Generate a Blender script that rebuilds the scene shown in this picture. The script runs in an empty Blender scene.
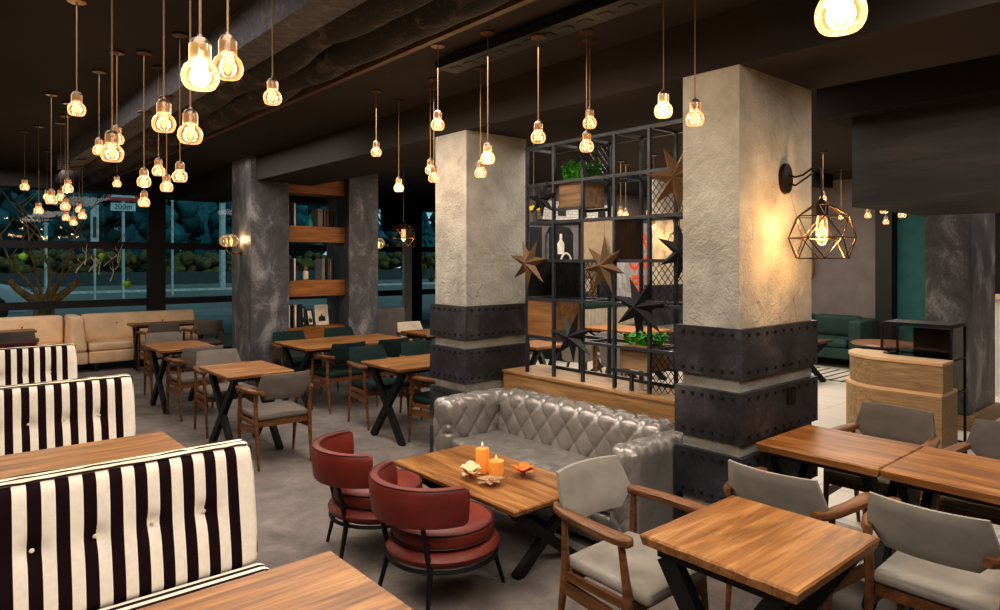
import bpy, bmesh, math, random
from mathutils import Vector, Matrix, noise
random.seed(7)
PI = math.pi
D = bpy.data
C = bpy.context.scene.collection

# ------------------------------------------------------------------ materials
def lin(c):
    out = []
    for v in c[:3]:
        v = v / 255.0
        out.append(v / 12.92 if v <= 0.04045 else ((v + 0.055) / 1.055) ** 2.4)
    return (out[0], out[1], out[2], 1.0)

class NT:
    def __init__(s, name):
        s.m = D.materials.new(name); s.m.use_nodes = True
        s.n = s.m.node_tree.nodes; s.l = s.m.node_tree.links
        s.bsdf = s.n['Principled BSDF']; s.out = s.n['Material Output']
    def new(s, t, **kw):
        nd = s.n.new(t)
        for k, v in kw.items():
            if k in nd.inputs: nd.inputs[k].default_value = v
            else: setattr(nd, k, v)
        return nd
    def link(s, a, b): s.l.new(a, b)
    def coords(s, scale=(1, 1, 1), rand=True):
        tc = s.new('ShaderNodeTexCoord'); mp = s.new('ShaderNodeMapping')
        mp.inputs['Scale'].default_value = scale
        s.link(tc.outputs['Object'], mp.inputs['Vector'])
        if rand:
            oi = s.new('ShaderNodeObjectInfo')
            mu = s.new('ShaderNodeMath', operation='MULTIPLY'); mu.inputs[1].default_value = 37.0
            s.link(oi.outputs['Random'], mu.inputs[0])
            s.link(mu.outputs[0], mp.inputs['Location'])
        return mp.outputs['Vector']
    def noise(s, vec, scale, detail=4, rough=0.55, dist=0.0):
        nd = s.new('ShaderNodeTexNoise')
        nd.inputs['Scale'].default_value = scale; nd.inputs['Detail'].default_value = detail
        nd.inputs['Roughness'].default_value = rough; nd.inputs['Distortion'].default_value = dist
        s.link(vec, nd.inputs['Vector']); return nd.outputs['Fac']
    def ramp(s, fac, stops):
        r = s.new('ShaderNodeValToRGB'); e = r.color_ramp.elements
        while len(e) < len(stops): e.new(0.5)
        for i, (p, c) in enumerate(stops):
            e[i].position = p; e[i].color = lin(c)
        s.link(fac, r.inputs['Fac']); return r.outputs['Color']
    def mixc(s, fac, a, b, mode='MIX'):
        m = s.new('ShaderNodeMix', data_type='RGBA', blend_type=mode)
        for v, i in ((fac, 0), (a, 6), (b, 7)):
            if hasattr(v, 'is_output'): s.link(v, m.inputs[i])
            else: m.inputs[i].default_value = v
        return m.outputs[2]
    def math(s, op, a, b=None, c=None):
        m = s.new('ShaderNodeMath', operation=op)
        for i, v in enumerate((a, b, c)):
            if v is None: continue
            if hasattr(v, 'is_output'): s.link(v, m.inputs[i])
            else: m.inputs[i].default_value = v
        return m.outputs[0]
    def bump(s, h, strength=0.3, dist=0.01, prev=None):
        b = s.new('ShaderNodeBump'); b.inputs['Strength'].default_value = strength; b.inputs['Distance'].default_value = dist
        s.link(h, b.inputs['Height'])
        if prev: s.link(prev, b.inputs['Normal'])
        s.link(b.outputs['Normal'], s.bsdf.inputs['Normal']); return b.outputs['Normal']
    def base(s, col, rough=0.6, metal=0.0, spec=0.5):
        if hasattr(col, 'is_output'): s.link(col, s.bsdf.inputs['Base Color'])
        else: s.bsdf.inputs['Base Color'].default_value = col
        s.bsdf.inputs['Roughness'].default_value = rough
        s.bsdf.inputs['Metallic'].default_value = metal
        s.bsdf.inputs['Specular IOR Level'].default_value = spec
        return s.m

def M_plain(name, c, rough=0.6, metal=0.0, var=0.12, scale=6.0, bump=0.0, bscale=60.0, spec=0.5):
    t = NT(name); v = t.coords()
    f = t.noise(v, scale)
    lo = tuple(x * (1 - var) for x in c); hi = tuple(min(255, x * (1 + var)) for x in c)
    col = t.ramp(f, [(0.3, lo), (0.7, hi)])
    t.base(col, rough, metal, spec)
    if bump: t.bump(t.noise(v, bscale, 3), bump, 0.004)
    return t.m

def M_wood(name, dark, mid, light, axis=0, rough=0.42, scale=1.0, bump=0.12):
    t = NT(name)
    sc = [11.0 * scale] * 3; sc[axis] = 1.1 * scale
    v = t.coords(tuple(sc))
    n1 = t.noise(v, 1.6, 6, 0.62, 0.6)
    sc2 = [70.0 * scale] * 3; sc2[axis] = 3.0 * scale
    v2 = t.coords(tuple(sc2)); n2 = t.noise(v2, 1.0, 3, 0.6)
    v3 = t.coords((1.3, 1.3, 1.3)); n3 = t.noise(v3, 1.5, 3)
    f = t.math('ADD', t.math('MULTIPLY', n1, 0.75), t.math('MULTIPLY', n2, 0.25))
    col = t.ramp(f, [(0.30, dark), (0.50, mid), (0.68, light)])
    col = t.mixc(t.ramp(n3, [(0.35, (0, 0, 0)), (0.7, (110, 110, 110))]), col, lin(dark))
    t.base(col, rough)
    t.bump(n2, bump, 0.004)
    return t.m

def M_stripes(name, axis, period, duty, dark, light, off=0.0, clamp=99.0):
    t = NT(name); tc = t.new('ShaderNodeTexCoord'); sp = t.new('ShaderNodeSeparateXYZ')
    t.link(tc.outputs['Object'], sp.inputs[0])
    a = t.math('ADD', t.math('DIVIDE', t.math('MINIMUM', sp.outputs[axis], clamp), period), off + 50.0)
    fr = t.math('FRACT', a)
    st = t.math('LESS_THAN', fr, duty)
    n = t.noise(t.coords(), 40, 3)
    lo = tuple(x * 0.97 for x in light)
    lc = t.ramp(n, [(0.35, lo), (0.65, light)])
    col = t.mixc(st, lc, lin(dark))
    t.base(col, 0.85, spec=0.2)
    t.bump(t.noise(t.coords(), 400, 2), 0.15, 0.002)
    return t.m

def M_emit(name, c, s):
    t = NT(name); e = t.new('ShaderNodeEmission'); e.inputs['Color'].default_value = lin(c); e.inputs['Strength'].default_value = s
    # a slow noise keeps the glow uneven, as on a hand-blown bulb
    f = t.noise(t.coords(), 30, 2); r = t.math('MULTIPLY_ADD', f, s * 0.5, s * 0.75)
    t.link(r, e.inputs['Strength']); t.link(e.outputs[0], t.out.inputs['Surface']); return t.m

def M_glass(name, tint, alpha=0.12, rough=0.05, emit=None, es=0.0):
    """thin glass: mostly see-through, with a reflecting share that grows at grazing angles"""
    t = NT(name)
    tr = t.new('ShaderNodeBsdfTransparent'); tr.inputs['Color'].default_value = lin(tint)
    gl = t.new('ShaderNodeBsdfGlossy'); gl.inputs['Roughness'].default_value = rough
    fr = t.new('ShaderNodeFresnel'); fr.inputs['IOR'].default_value = 1.35
    f = t.math('ADD', fr.outputs[0], alpha)
    mx = t.new('ShaderNodeMixShader'); t.link(f, mx.inputs[0]); t.link(tr.outputs[0], mx.inputs[1]); t.link(gl.outputs[0], mx.inputs[2])
    last = mx.outputs[0]
    if emit:
        e = t.new('ShaderNodeEmission'); e.inputs['Color'].default_value = lin(emit)
        lw = t.new('ShaderNodeLayerWeight'); lw.inputs['Blend'].default_value = 0.35
        st = t.math('MULTIPLY_ADD', lw.outputs['Facing'], es, es * 0.55)
        t.link(st, e.inputs['Strength'])
        ad = t.new('ShaderNodeAddShader'); t.link(last, ad.inputs[0]); t.link(e.outputs[0], ad.inputs[1]); last = ad.outputs[0]
    t.link(last, t.out.inputs['Surface']); return t.m

M = {}
M['wood_top'] = M_wood('tabletop wood', (70, 44, 22), (152, 102, 54), (198, 148, 92), 0)
M['wood_top_y'] = M_wood('tabletop wood along', (66, 41, 20), (144, 96, 50), (190, 138, 84), 1)
M['wood_chair'] = M_wood('walnut chair wood', (64, 40, 22), (116, 76, 44), (150, 102, 62), 1, 0.45, 1.5)
M['wood_shelf'] = M_wood('shelf oak', (96, 56, 22), (158, 100, 44), (188, 128, 66), 0, 0.5)
M['wood_ledge'] = M_wood('ledge wood', (112, 82, 52), (160, 124, 82), (190, 154, 110), 1, 0.55)
M['wood_counter'] = M_wood('pale laminate', (116, 92, 64), (152, 122, 88), (178, 148, 112), 1, 0.55, 2.2)
M['wood_counter_top'] = M_wood('pale counter top', (196, 154, 110), (218, 178, 134), (230, 194, 152), 1, 0.5)
M['wood_dark'] = M_wood('dark stained panel', (4, 4, 5), (17, 14, 15), (54, 44, 40), 1, 0.6, 0.35)
M['wood_brown'] = M_wood('brown panel', (44, 26, 17), (74, 48, 32), (96, 64, 44), 2, 0.6)
M['wood_box'] = M_wood('crate wood', (100, 68, 38), (142, 102, 62), (170, 128, 84), 1, 0.6)
M['wood_crate'] = M_wood('planter wood', (96, 72, 50), (140, 112, 84), (170, 142, 110), 1, 0.7)
M['black_metal'] = M_plain('black steel', (12, 11, 12), 0.5, 0.0, 0.2)
M['grid_metal'] = M_plain('charcoal steel', (60, 64, 70), 0.42, 0.3, 0.2)
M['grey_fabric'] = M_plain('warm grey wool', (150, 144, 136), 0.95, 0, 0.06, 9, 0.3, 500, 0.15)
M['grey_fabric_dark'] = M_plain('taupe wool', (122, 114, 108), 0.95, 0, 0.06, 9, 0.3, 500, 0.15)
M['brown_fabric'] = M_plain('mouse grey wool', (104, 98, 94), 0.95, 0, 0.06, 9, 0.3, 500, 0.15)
M['green_fabric'] = M_plain('bottle green wool', (38, 54, 52), 0.95, 0, 0.1, 9, 0.3, 500, 0.15)
M['white_fabric'] = M_plain('cream wool', (198, 184, 164), 0.95, 0, 0.05, 9, 0.3, 500, 0.15)
M['teal_fabric'] = M_plain('teal velvet', (36, 60, 54), 0.8, 0, 0.15, 5)
M['burgundy'] = M_plain('burgundy cloth', (62, 14, 20), 0.9, 0, 0.1)
M['peach'] = M_plain('peach leather', (234, 200, 164), 0.55, 0, 0.05, 4, 0.15, 90)
M['red_leather'] = M_plain('oxblood leather', (116, 44, 34), 0.42, 0, 0.12, 5, 0.2, 220)
M['red_dark'] = M_plain('oxblood piping', (62, 18, 14), 0.5)
M['silver'] = M_plain('silver leather', (152, 147, 142), 0.27, 0.38, 0.08, 6, 0.12, 150)
M['silver_dark'] = M_plain('pewter leather', (134, 130, 126), 0.30, 0.3, 0.08, 6, 0.12, 150)
M['stripe_v'] = M_stripes('striped ticking', 0, 0.0885, 0.50, (32, 10, 18), (250, 240, 226), 0.70, 1.075)
M['stripe_seat'] = M_stripes('striped seat ticking', 1, 0.05, 0.45, (32, 10, 18), (250, 240, 226), 0.2)
M['cream'] = M_plain('cream piping', (236, 220, 196), 0.85)
M['plum'] = M_plain('plum piping', (34, 12, 20), 0.85)
M['copper'] = M_plain('copper', (116, 84, 60), 0.3, 0.8, 0.1)
M['cord'] = M_plain('bronze cord', (132, 104, 74), 0.6, 0.2, 0.05)
M['socket'] = M_plain('bronze socket', (112, 96, 84), 0.3, 0.7, 0.15)
M['bulb'] = M_glass('amber bulb glass', (255, 240, 224), 0.02, 0.05, (255, 192, 128), 0.32)
M['bulb_hot'] = M_glass('bright bulb glass', (255, 244, 226), 0.10, 0.05, (255, 206, 130), 0.6)
M['globe'] = M_glass('globe glass', (255, 244, 228), 0.02, 0.05, (255, 206, 150), 0.09)
M['filament'] = M_emit('glowing filament', (255, 208, 140), 1.7)
M['filament_hot'] = M_emit('hot filament', (255, 230, 176), 9.0)
M['brass'] = M_plain('brass wire', (84, 66, 44), 0.35, 0.8, 0.1)
M['iron'] = M_plain('dark iron', (44, 36, 30), 0.5, 0.6, 0.2)
M['white_paint'] = M_plain('white paint', (214, 208, 198), 0.6, 0, 0.04)
M['dark_paint'] = M_plain('black paint', (16, 14, 15), 0.6, 0, 0.1)
M['glass'] = M_glass('window glass', (214, 226, 226), 0.0, 0.02)
M['smoke_glass'] = M_glass('smoked glass', (232, 232, 236), 0.0, 0.05)
M['smoke_dark'] = M_glass('dark smoked glass', (110, 108, 112), 0.0, 0.05)
M['kraft'] = M_plain('kraft card', (112, 88, 62), 0.6, 0.25, 0.08)
M['black_card'] = M_plain('black card', (30, 30, 33), 0.55, 0.2, 0.1)
M['leaf'] = M_plain('herb green', (76, 160, 48), 0.6, 0, 0.4, 40)
M['candle'] = M_plain('orange wax', (236, 146, 60), 0.5, 0, 0.06)
t = NT('glowing wax'); t.base(t.ramp(t.noise(t.coords(), 12), [(0.3, (222, 146, 70)), (0.7, (240, 174, 98))]), 0.5)
t.bsdf.inputs['Emission Color'].default_value = lin((255, 150, 60)); t.bsdf.inputs['Emission Strength'].default_value = 0.25; M['candle'] = t.m
M['petal_w'] = M_plain('ivory petals', (232, 204, 164), 0.7, 0, 0.06)
M['petal_o'] = M_plain('amber petals', (214, 122, 40), 0.6, 0, 0.15)
M['silver_leaf'] = M_plain('gilt leaf', (196, 178, 150), 0.35, 0.5, 0.1)
M['apple'] = M_plain('green apple skin', (120, 160, 40), 0.4, 0, 0.15)
M['bark'] = M_wood('bark', (104, 68, 44), (186, 134, 90), (222, 172, 122), 2, 0.8, 1.0, 0.6)
M['twig'] = M_plain('pale twig', (176, 166, 138), 0.8)
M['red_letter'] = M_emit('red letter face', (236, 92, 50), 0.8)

def M_concrete():
    t = NT('rough plaster'); v = t.coords(rand=False)
    n1 = t.noise(v, 4, 5, 0.6); n2 = t.noise(v, 62, 4, 0.65); n3 = t.noise(v, 2.2, 4, 0.55, 1.6)
    vo = t.new('ShaderNodeTexVoronoi', feature='DISTANCE_TO_EDGE'); vo.inputs['Scale'].default_value = 2.4
    dm = t.new('ShaderNodeMixRGB'); dm.inputs['Fac'].default_value = 0.12
    nz = t.new('ShaderNodeTexNoise'); nz.inputs['Scale'].default_value = 3.0; t.link(v, nz.inputs['Vector'])
    t.link(v, dm.inputs[1]); t.link(nz.outputs['Color'], dm.inputs[2]); t.link(dm.outputs[0], vo.inputs['Vector'])
    crack = t.ramp(vo.outputs['Distance'], [(0.0, (0, 0, 0)), (0.012, (255, 255, 255))])
    cr = t.mixc(t.ramp(n3, [(0.56, (0, 0, 0)), (0.62, (255, 255, 255))]), lin((255, 255, 255)), crack)
    col = t.ramp(n1, [(0.3, (150, 146, 138)), (0.7, (184, 180, 171))])
    col = t.mixc(0.35, col, cr, 'MULTIPLY')
    t.base(col, 0.95, spec=0.15)
    rid = t.noise(v, 6, 6, 0.5, 2.2)
    b1 = t.bump(rid, 0.55, 0.03); b2 = t.bump(n2, 0.8, 0.012, b1); t.bump(cr, 0.35, 0.01, b2)
    return t.m
M['plaster'] = M_concrete()

def M_slate(name, lo, mid, hi, rough=0.45, metal=0.3, sc=(1, 1, 1), bump=0.15):
    t = NT(name); v = t.coords(sc, rand=False)
    n = t.noise(v, 2.6, 7, 0.66, 0.5); n2 = t.noise(v, 45, 4, 0.6)
    f = t.math('ADD', t.math('MULTIPLY', n, 0.8), t.math('MULTIPLY', n2, 0.2))
    t.base(t.ramp(f, [(0.32, lo), (0.52, mid), (0.72, hi)]), rough, metal)
    t.bump(n2, bump, 0.005); return t.m
M['slate'] = M_slate('blued steel plate', (34, 34, 38), (62, 62, 68), (104, 102, 106))
M['clad'] = M_slate('mottled steel cladding', (52, 51, 54), (92, 90, 94), (176, 173, 174), 0.5, 0.1, (1.3, 1.3, 0.8))
M['clad_dark'] = M_slate('dark steel cladding', (28, 25, 27), (46, 41, 42), (76, 68, 66), 0.55, 0.2, (0.6, 0.6, 1.6))
M['duct'] = M_slate('lagged duct', (8, 7, 7), (32, 27, 25), (110, 96, 88), 0.85, 0.0, (2.4, 1.6, 2.4), 1.0)
M['beam_grey'] = M_slate('speckled beam', (62, 60, 66), (84, 82, 88), (112, 110, 116), 0.9, 0.0, (9, 9, 9), 0.4)
M['ceiling'] = M_slate('dark ceiling paint', (30, 25, 24), (37, 30, 28), (45, 37, 34), 0.95, 0.0, (0.6, 0.6, 0.6), 0.05)
M['carpet'] = M_slate('grey carpet', (100, 93, 90), (125, 117, 113), (149, 140, 135), 0.98, 0.0, (1.2, 1.2, 1.2), 0.4)
M['soffit'] = M_plain('soffit paint', (24, 19, 18), 0.95, 0, 0.1)
M['wall_grey'] = M_plain('grey wallpaper', (118, 110, 108), 0.9, 0, 0.06, 3, 0.3, 120)
M['wall_dark'] = M_plain('dark brown wall', (38, 31, 30), 0.9, 0, 0.1)
M['teal_wall'] = M_plain('teal wall paint', (38, 86, 84), 0.85, 0, 0.06)
M['asphalt'] = M_slate('asphalt', (84, 84, 80), (106, 106, 100), (132, 130, 122), 0.95, 0.0, (0.3, 0.3, 0.3), 0.2)
M['hedge'] = M_slate('autumn hedge', (36, 42, 28), (76, 72, 36), (118, 106, 48), 0.95, 0, (1.2, 1.2, 1.2), 0.8)
M['forest'] = M_slate('dusky spruce', (14, 52, 60), (26, 80, 86), (44, 112, 112), 0.95, 0, (0.6, 0.6, 0.6), 0.8)
M['kerb_dark'] = M_plain('dark kerb stone', (50, 58, 60), 0.9)
M['kerb_light'] = M_plain('pale kerb stone', (150, 160, 154), 0.9)
M['car_paint'] = M_plain('silver car paint', (176, 190, 194), 0.25, 0.4, 0.03)
M['car_glass'] = M_plain('dark car glass', (30, 52, 58), 0.08, 0.1, 0.05)
M['tyre'] = M_plain('tyre rubber', (20, 20, 20), 0.9)
M['sign_red'] = M_plain('sign red', (150, 40, 46), 0.6)
M['sign_white'] = M_plain('sign white', (150, 172, 172), 0.6)
M['sign_dark'] = M_plain('sign ink', (20, 40, 44), 0.6)
M['canvas'] = M_plain('linen canvas', (170, 154, 130), 0.95, 0, 0.05, 30, 0.5, 400)
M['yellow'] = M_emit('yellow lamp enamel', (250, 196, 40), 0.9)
M['book_white'] = M_plain('white book cloth', (226, 214, 200), 0.8)
M['book_black'] = M_plain('black book cloth', (22, 20, 20), 0.7)
M['book_brown'] = M_plain('brown book cloth', (120, 82, 58), 0.7)
M['book_grey'] = M_plain('grey book cloth', (128, 128, 128), 0.8)
M['turquoise'] = M_plain('turquoise glaze', (40, 190, 176), 0.3)
M['photo_paper'] = M_plain('photo paper', (224, 206, 180), 0.7)

def M_tiles():
    t = NT('cream floor tiles'); v = t.coords(rand=False)
    b = t.new('ShaderNodeTexBrick', offset=0.0); b.inputs['Scale'].default_value = 1.0
    b.inputs['Brick Width'].default_value = 0.6; b.inputs['Row Height'].default_value = 0.6; b.inputs['Mortar Size'].default_value = 0.006
    b.inputs['Color1'].default_value = lin((214, 206, 192)); b.inputs['Color2'].default_value = lin((206, 198, 184)); b.inputs['Mortar'].default_value = lin((176, 168, 156))
    t.link(v, b.inputs['Vector']); t.base(b.outputs['Color'], 0.4); return t.m
M['tiles'] = M_tiles()
def M_brick():
    t = NT('white painted brick'); v = t.coords(rand=False)
    mp = t.new('ShaderNodeMapping'); mp.inputs['Rotation'].default_value = (PI / 2, 0, 0); t.link(v, mp.inputs['Vector'])
    b = t.new('ShaderNodeTexBrick'); b.inputs['Scale'].default_value = 4.0
    b.inputs['Color1'].default_value = lin((214, 208, 200)); b.inputs['Color2'].default_value = lin((190, 184, 178)); b.inputs['Mortar'].default_value = lin((140, 134, 130))
    t.link(mp.outputs[0], b.inputs['Vector']); t.base(b.outputs['Color'], 0.9); t.bump(b.outputs['Fac'], -0.4, 0.01); return t.m
M['brick'] = M_brick()
def M_marble():
    t = NT('white marble'); v = t.coords()
    n = t.noise(v, 1.6, 8, 0.6, 1.8)
    t.base(t.ramp(n, [(0.42, (212, 208, 204)), (0.5, (170, 166, 166)), (0.56, (216, 212, 208))]), 0.35); return t.m
M['marble'] = M_marble()
M['rug_stripe'] = M_stripes('black and white rug', 1, 0.16, 0.3, (84, 80, 78), (206, 198, 186))

# ------------------------------------------------------------------ mesh helpers
def BM(): return bmesh.new()

def box(bm, x0, x1, y0, y1, z0, z1, mi=0):
    v = [bm.verts.new(p) for p in ((x0, y0, z0), (x1, y0, z0), (x1, y1, z0), (x0, y1, z0), (x0, y0, z1), (x1, y0, z1), (x1, y1, z1), (x0, y1, z1))]
    for f in ((0, 3, 2, 1), (4, 5, 6, 7), (0, 1, 5, 4), (1, 2, 6, 5), (2, 3, 7, 6), (3, 0, 4, 7)):
        bm.faces.new([v[i] for i in f]).material_index = mi
    return v

def bevel(bm, w, seg=2):
    bmesh.ops.bevel(bm, geom=list(bm.edges), offset=w, segments=seg, affect='EDGES', profile=0.5, clamp_overlap=True)

def frame_of(d, upref=(0, 0, 1)):
    d = d.normalized(); u = Vector(upref)
    if abs(d.dot(u)) > 0.98: u = Vector((1, 0, 0))
    s = d.cross(u).normalized(); u = s.cross(d).normalized()
    return s, u

def bar(bm, p0, p1, w, h, up=(0, 0, 1)):
    """square-section bar from p0 to p1, w across, h along the up reference"""
    p0, p1 = Vector(p0), Vector(p1); s, u = frame_of(p1 - p0, up)
    r = []
    for p in (p0, p1):
        r.append([bm.verts.new(p + s * (a * w / 2) + u * (b * h / 2)) for a, b in ((-1, -1), (1, -1), (1, 1), (-1, 1))])
    bm.faces.new(r[0][::-1]); bm.faces.new(r[1])
    for i in range(4):
        j = (i + 1) % 4
        bm.faces.new((r[0][i], r[0][j], r[1][j], r[1][i]))

def tube(bm, pts, rad, seg=8, caps=True):
    pts = [Vector(p) for p in pts]
    if not hasattr(rad, '__len__'): rad = [rad] * len(pts)
    rings = []; s = u = None
    for i, p in enumerate(pts):
        d = (pts[min(i + 1, len(pts) - 1)] - pts[max(i - 1, 0)])
        if d.length < 1e-9: d = Vector((0, 0, 1))
        d.normalize()
        if s is None: s, u = frame_of(d)
        else:
            s = (s - d * s.dot(d)).normalized(); u = d.cross(s) * -1; u = s.cross(d)
        rings.append([bm.verts.new(p + (s * math.cos(a) + u * math.sin(a)) * rad[i]) for a in [2 * PI * k / seg for k in range(seg)]])
    for a, b in zip(rings, rings[1:]):
        for k in range(seg):
            bm.faces.new((a[k], a[(k + 1) % seg], b[(k + 1) % seg], b[k]))
    if caps:
        bm.faces.new(rings[0][::-1]); bm.faces.new(rings[-1])

def lathe(bm, prof, seg=16, c=(0, 0, 0)):
    rings = []
    for r, z in prof:
        if r < 1e-6: rings.append([bm.verts.new((c[0], c[1], c[2] + z))])
        else: rings.append([bm.verts.new((c[0] + r * math.cos(2 * PI * k / seg), c[1] + r * math.sin(2 * PI * k / seg), c[2] + z)) for k in range(seg)])
    for a, b in zip(rings, rings[1:]):
        for k in range(seg):
            k2 = (k + 1) % seg
            if len(a) == 1 and len(b) == 1: continue
            if len(a) == 1: bm.faces.new((a[0], b[k2], b[k]))
            elif len(b) == 1: bm.faces.new((a[k], a[k2], b[0]))
            else: bm.faces.new((a[k], a[k2], b[k2], b[k]))

def prism(bm, poly, d0, d1, fn):
    """poly in 2D, extruded between d0 and d1; fn(a, b, d) -> 3D"""
    A = [bm.verts.new(fn(a, b, d0)) for a, b in poly]; B = [bm.verts.new(fn(a, b, d1)) for a, b in poly]
    bm.faces.new(A[::-1]); bm.faces.new(B)
    n = len(poly)
    for i in range(n): bm.faces.new((A[i], A[(i + 1) % n], B[(i + 1) % n], B[i]))

def rbox(bm, lo, hi, r, step=0.05, disp=None):
    """box with rounded edges on a fine grid; disp(p, n) -> offset along the normal"""
    lo, hi = Vector(lo), Vector(hi); c = (lo + hi) / 2; h = (hi - lo) / 2
    r = min(r, min(h) * 0.999); inner = h - Vector((r, r, r))
    def axis_pts(H):
        n = max(2, int(round(2 * (H - r) / step)))
        a = [-H, -H + r * 0.3, -H + r * 0.62]
        m = [-(H - r) + 2 * (H - r) * i / n for i in range(n + 1)]
        b = [H - r * 0.62, H - r * 0.3, H]
        return a + m + b
    cache = {}
    def vert(p):
        q = Vector((max(-inner[i], min(inner[i], p[i])) for i in range(3)))
        d = p - q
        nrm = d.normalized() if d.length > 1e-9 else Vector((0, 0, 1))
        pos = q + nrm * r
        if disp: pos = pos + nrm * disp(pos + c, nrm)
        key = tuple(round(x, 5) for x in p)
        if key not in cache: cache[key] = bm.verts.new(pos + c)
        return cache[key]
    for ax in range(3):
        b, e = (ax + 1) % 3, (ax + 2) % 3
        B, E = axis_pts(h[b]), axis_pts(h[e])
        for s in (-1, 1):
            g = []
            for x in B:
                row = []
                for y in E:
                    p = Vector((0, 0, 0)); p[ax] = s * h[ax]; p[b] = x; p[e] = y
                    row.append(vert(p))
                g.append(row)
            for i in range(len(B) - 1):
                for j in range(len(E) - 1):
                    f = (g[i][j], g[i + 1][j], g[i + 1][j + 1], g[i][j + 1])
                    if len(set(f)) == 4: bm.faces.new(f if s > 0 else f[::-1])

def obj(name, bm, mat, parent=None, smooth=True, angle=35):
    me = D.meshes.new(name)
    bmesh.ops.recalc_face_normals(bm, faces=list(bm.faces))
    bm.to_mesh(me); bm.free()
    for m in (mat if isinstance(mat, (list, tuple)) else [mat]): me.materials.append(m)
    o = D.objects.new(name, me); C.objects.link(o)
    if parent is not None: o.parent = parent
    if smooth:
        me.polygons.foreach_set('use_smooth', [True] * len(me.polygons))
        try: me.set_sharp_from_angle(angle=math.radians(angle))
        except Exception: pass
    return o

def tag(o, label=None, cat=None, group=None, kind=None):
    if label: o['label'] = label
    if cat: o['category'] = cat
    if group: o['group'] = group
    if kind: o['kind'] = kind
    return o

def thing(name, label, cat, loc=(0, 0, 0), rz=0.0, group=None):
    o = D.objects.new(name, None); C.objects.link(o); o.empty_display_size = 0.1
    o.location = loc; o.rotation_euler = (0, 0, rz)
    return tag(o, label, cat, group)

def struct(name, bm, mat, label=None, cat=None, parent=None, smooth=False):
    o = obj(name, bm, mat, parent, smooth)
    if parent is None: o['kind'] = 'structure'
    return tag(o, label, cat)

def dup(root, loc, rz=0.0, label=None, group=None, swap=None):
    r = root.copy(); C.objects.link(r); r.location = loc; r.rotation_euler = (0, 0, rz)
    if label: r['label'] = label
    if group: r['group'] = group
    def rec(src, dst):
        for ch in list(src.children):
            c = ch.copy(); C.objects.link(c); c.parent = dst
            if swap and c.type == 'MESH' and len(c.material_slots):
                for sl in c.material_slots:
                    if sl.material.name in swap:
                        sl.link = 'OBJECT'; sl.material = swap[sl.material.name]
            rec(ch, c)
    rec(root, r); return r

# ------------------------------------------------------------------ the setting
ZC = 3.2
b = BM(); box(b, -6, 3.95, -4, 13.25, -0.1, 0.0); box(b, 3.95, 5.8, 4.7, 13.25, -0.1, 0.0)
struct('floor_carpet', b, M['carpet'], 'grey carpet floor under the booths and cafe tables', 'floor')
b = BM(); box(b, 3.95, 12.6, -4, 4.7, -0.1, 0.0); box(b, 5.8, 12.6, 4.7, 13.25, -0.1, 0.0)
struct('floor_tiles', b, M['tiles'], 'cream tiled floor round the curved wooden counter', 'floor')
b = BM(); box(b, -6, 12.6, -4, 13.4, ZC, ZC + 0.12)
struct('ceiling', b, M['ceiling'], 'dark brown painted ceiling', 'ceiling')
b = BM(); box(b, -6.1, -6, -4, 13.4, 0, ZC); struct('wall_left', b, M['wall_dark'], 'dark wall at the left end of the booths', 'wall')
b = BM(); box(b, -6, 12.6, -4.1, -4, 0, ZC); struct('wall_back', b, M['wall_dark'], 'dark wall behind the viewpoint', 'wall')
b = BM(); box(b, 12.3, 12.6, 4.45, 13.25, 0, ZC); struct('wall_right', b, M['wall_grey'], 'grey papered wall behind the teal sofa', 'wall')
b = BM(); box(b, 12.3, 12.6, 3.15, 4.2, 0, ZC); struct('wall_teal', b, M['teal_wall'], 'teal wall strip beside the mottled column', 'wall')
b = BM(); box(b, 12.3, 12.6, -4, 3.15, 0, ZC); struct('wall_far_right', b, M['wall_dark'], 'dark wall beyond the mottled column at right', 'wall')
b = BM(); box(b, 12.05, 12.6, 4.2, 4.45, 0, ZC); struct('trim_1', b, M['dark_paint'], 'narrow black pier between grey and teal walls', 'pier')
b = BM(); box(b, 7.3, 12.3, 9.3, 9.45, 0, ZC)
struct('wall_far', b, M['wall_grey'], 'grey far wall seen through the steel shelf grid', 'wall')

# beams and ceiling services
b = BM(); box(b, 1.376, 1.57, -3.9, 10.6, 2.978, ZC); struct('beam_speckled', b, M['beam_grey'], 'speckled grey ceiling beam running over the booths', 'beam')
b = BM(); box(b, 3.49, 4.375, -3.9, 13.2, 2.875, ZC); struct('beam_column', b, M['ceiling'], 'dark ceiling beam over the plaster columns', 'beam')
b = BM(); box(b, -6, 12.3, 12.85, 13.2, 2.93, ZC); struct('beam_window', b, M['dark_paint'], 'black header above the long window', 'beam')
b = BM(); box(b, 5.45, 7.45, -3.9, 2.45, 2.91, ZC); struct('beam_soffit', b, M['soffit'], 'dark ceiling drop above the hanging wooden box', 'beam')
b = BM()   # lagged duct: wobbly run beside the beam
for i in range(2):
    x0 = 1.60 + i * 0.27
    pts = []; rad = []
    for k in range(72):
        y = -1.5 + k * 0.2; n = noise.noise(Vector((i * 9.1, y * 1.3, 0)))
        pts.append((x0 + 0.12 + 0.03 * n, y, 3.065 + 0.012 * noise.noise(Vector((y, i, 3))))); rad.append(0.115 + 0.03 * noise.noise(Vector((i * 5.3, y * 2.1, 7))))
    tube(b, pts, rad, 14)
struct('ceiling_duct', b, M['duct'], 'dark lumpy lagged duct beside the speckled ceiling beam', 'duct', smooth=True)
b = BM(); box(b, 2.12, 2.16, -2, 11.5, 2.975, 3.0); box(b, 2.12, 2.135, -2, 11.5, 3.0, ZC)
struct('ceiling_trim', b, M['wood_brown'], 'thin brown edge strip on the ceiling beside the duct', 'trim')
tr = thing('cable_tray', 'perforated black cable tray under the ceiling above the coffee table', 'cable tray', (2.84, 0.18, 0.06))
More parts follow.
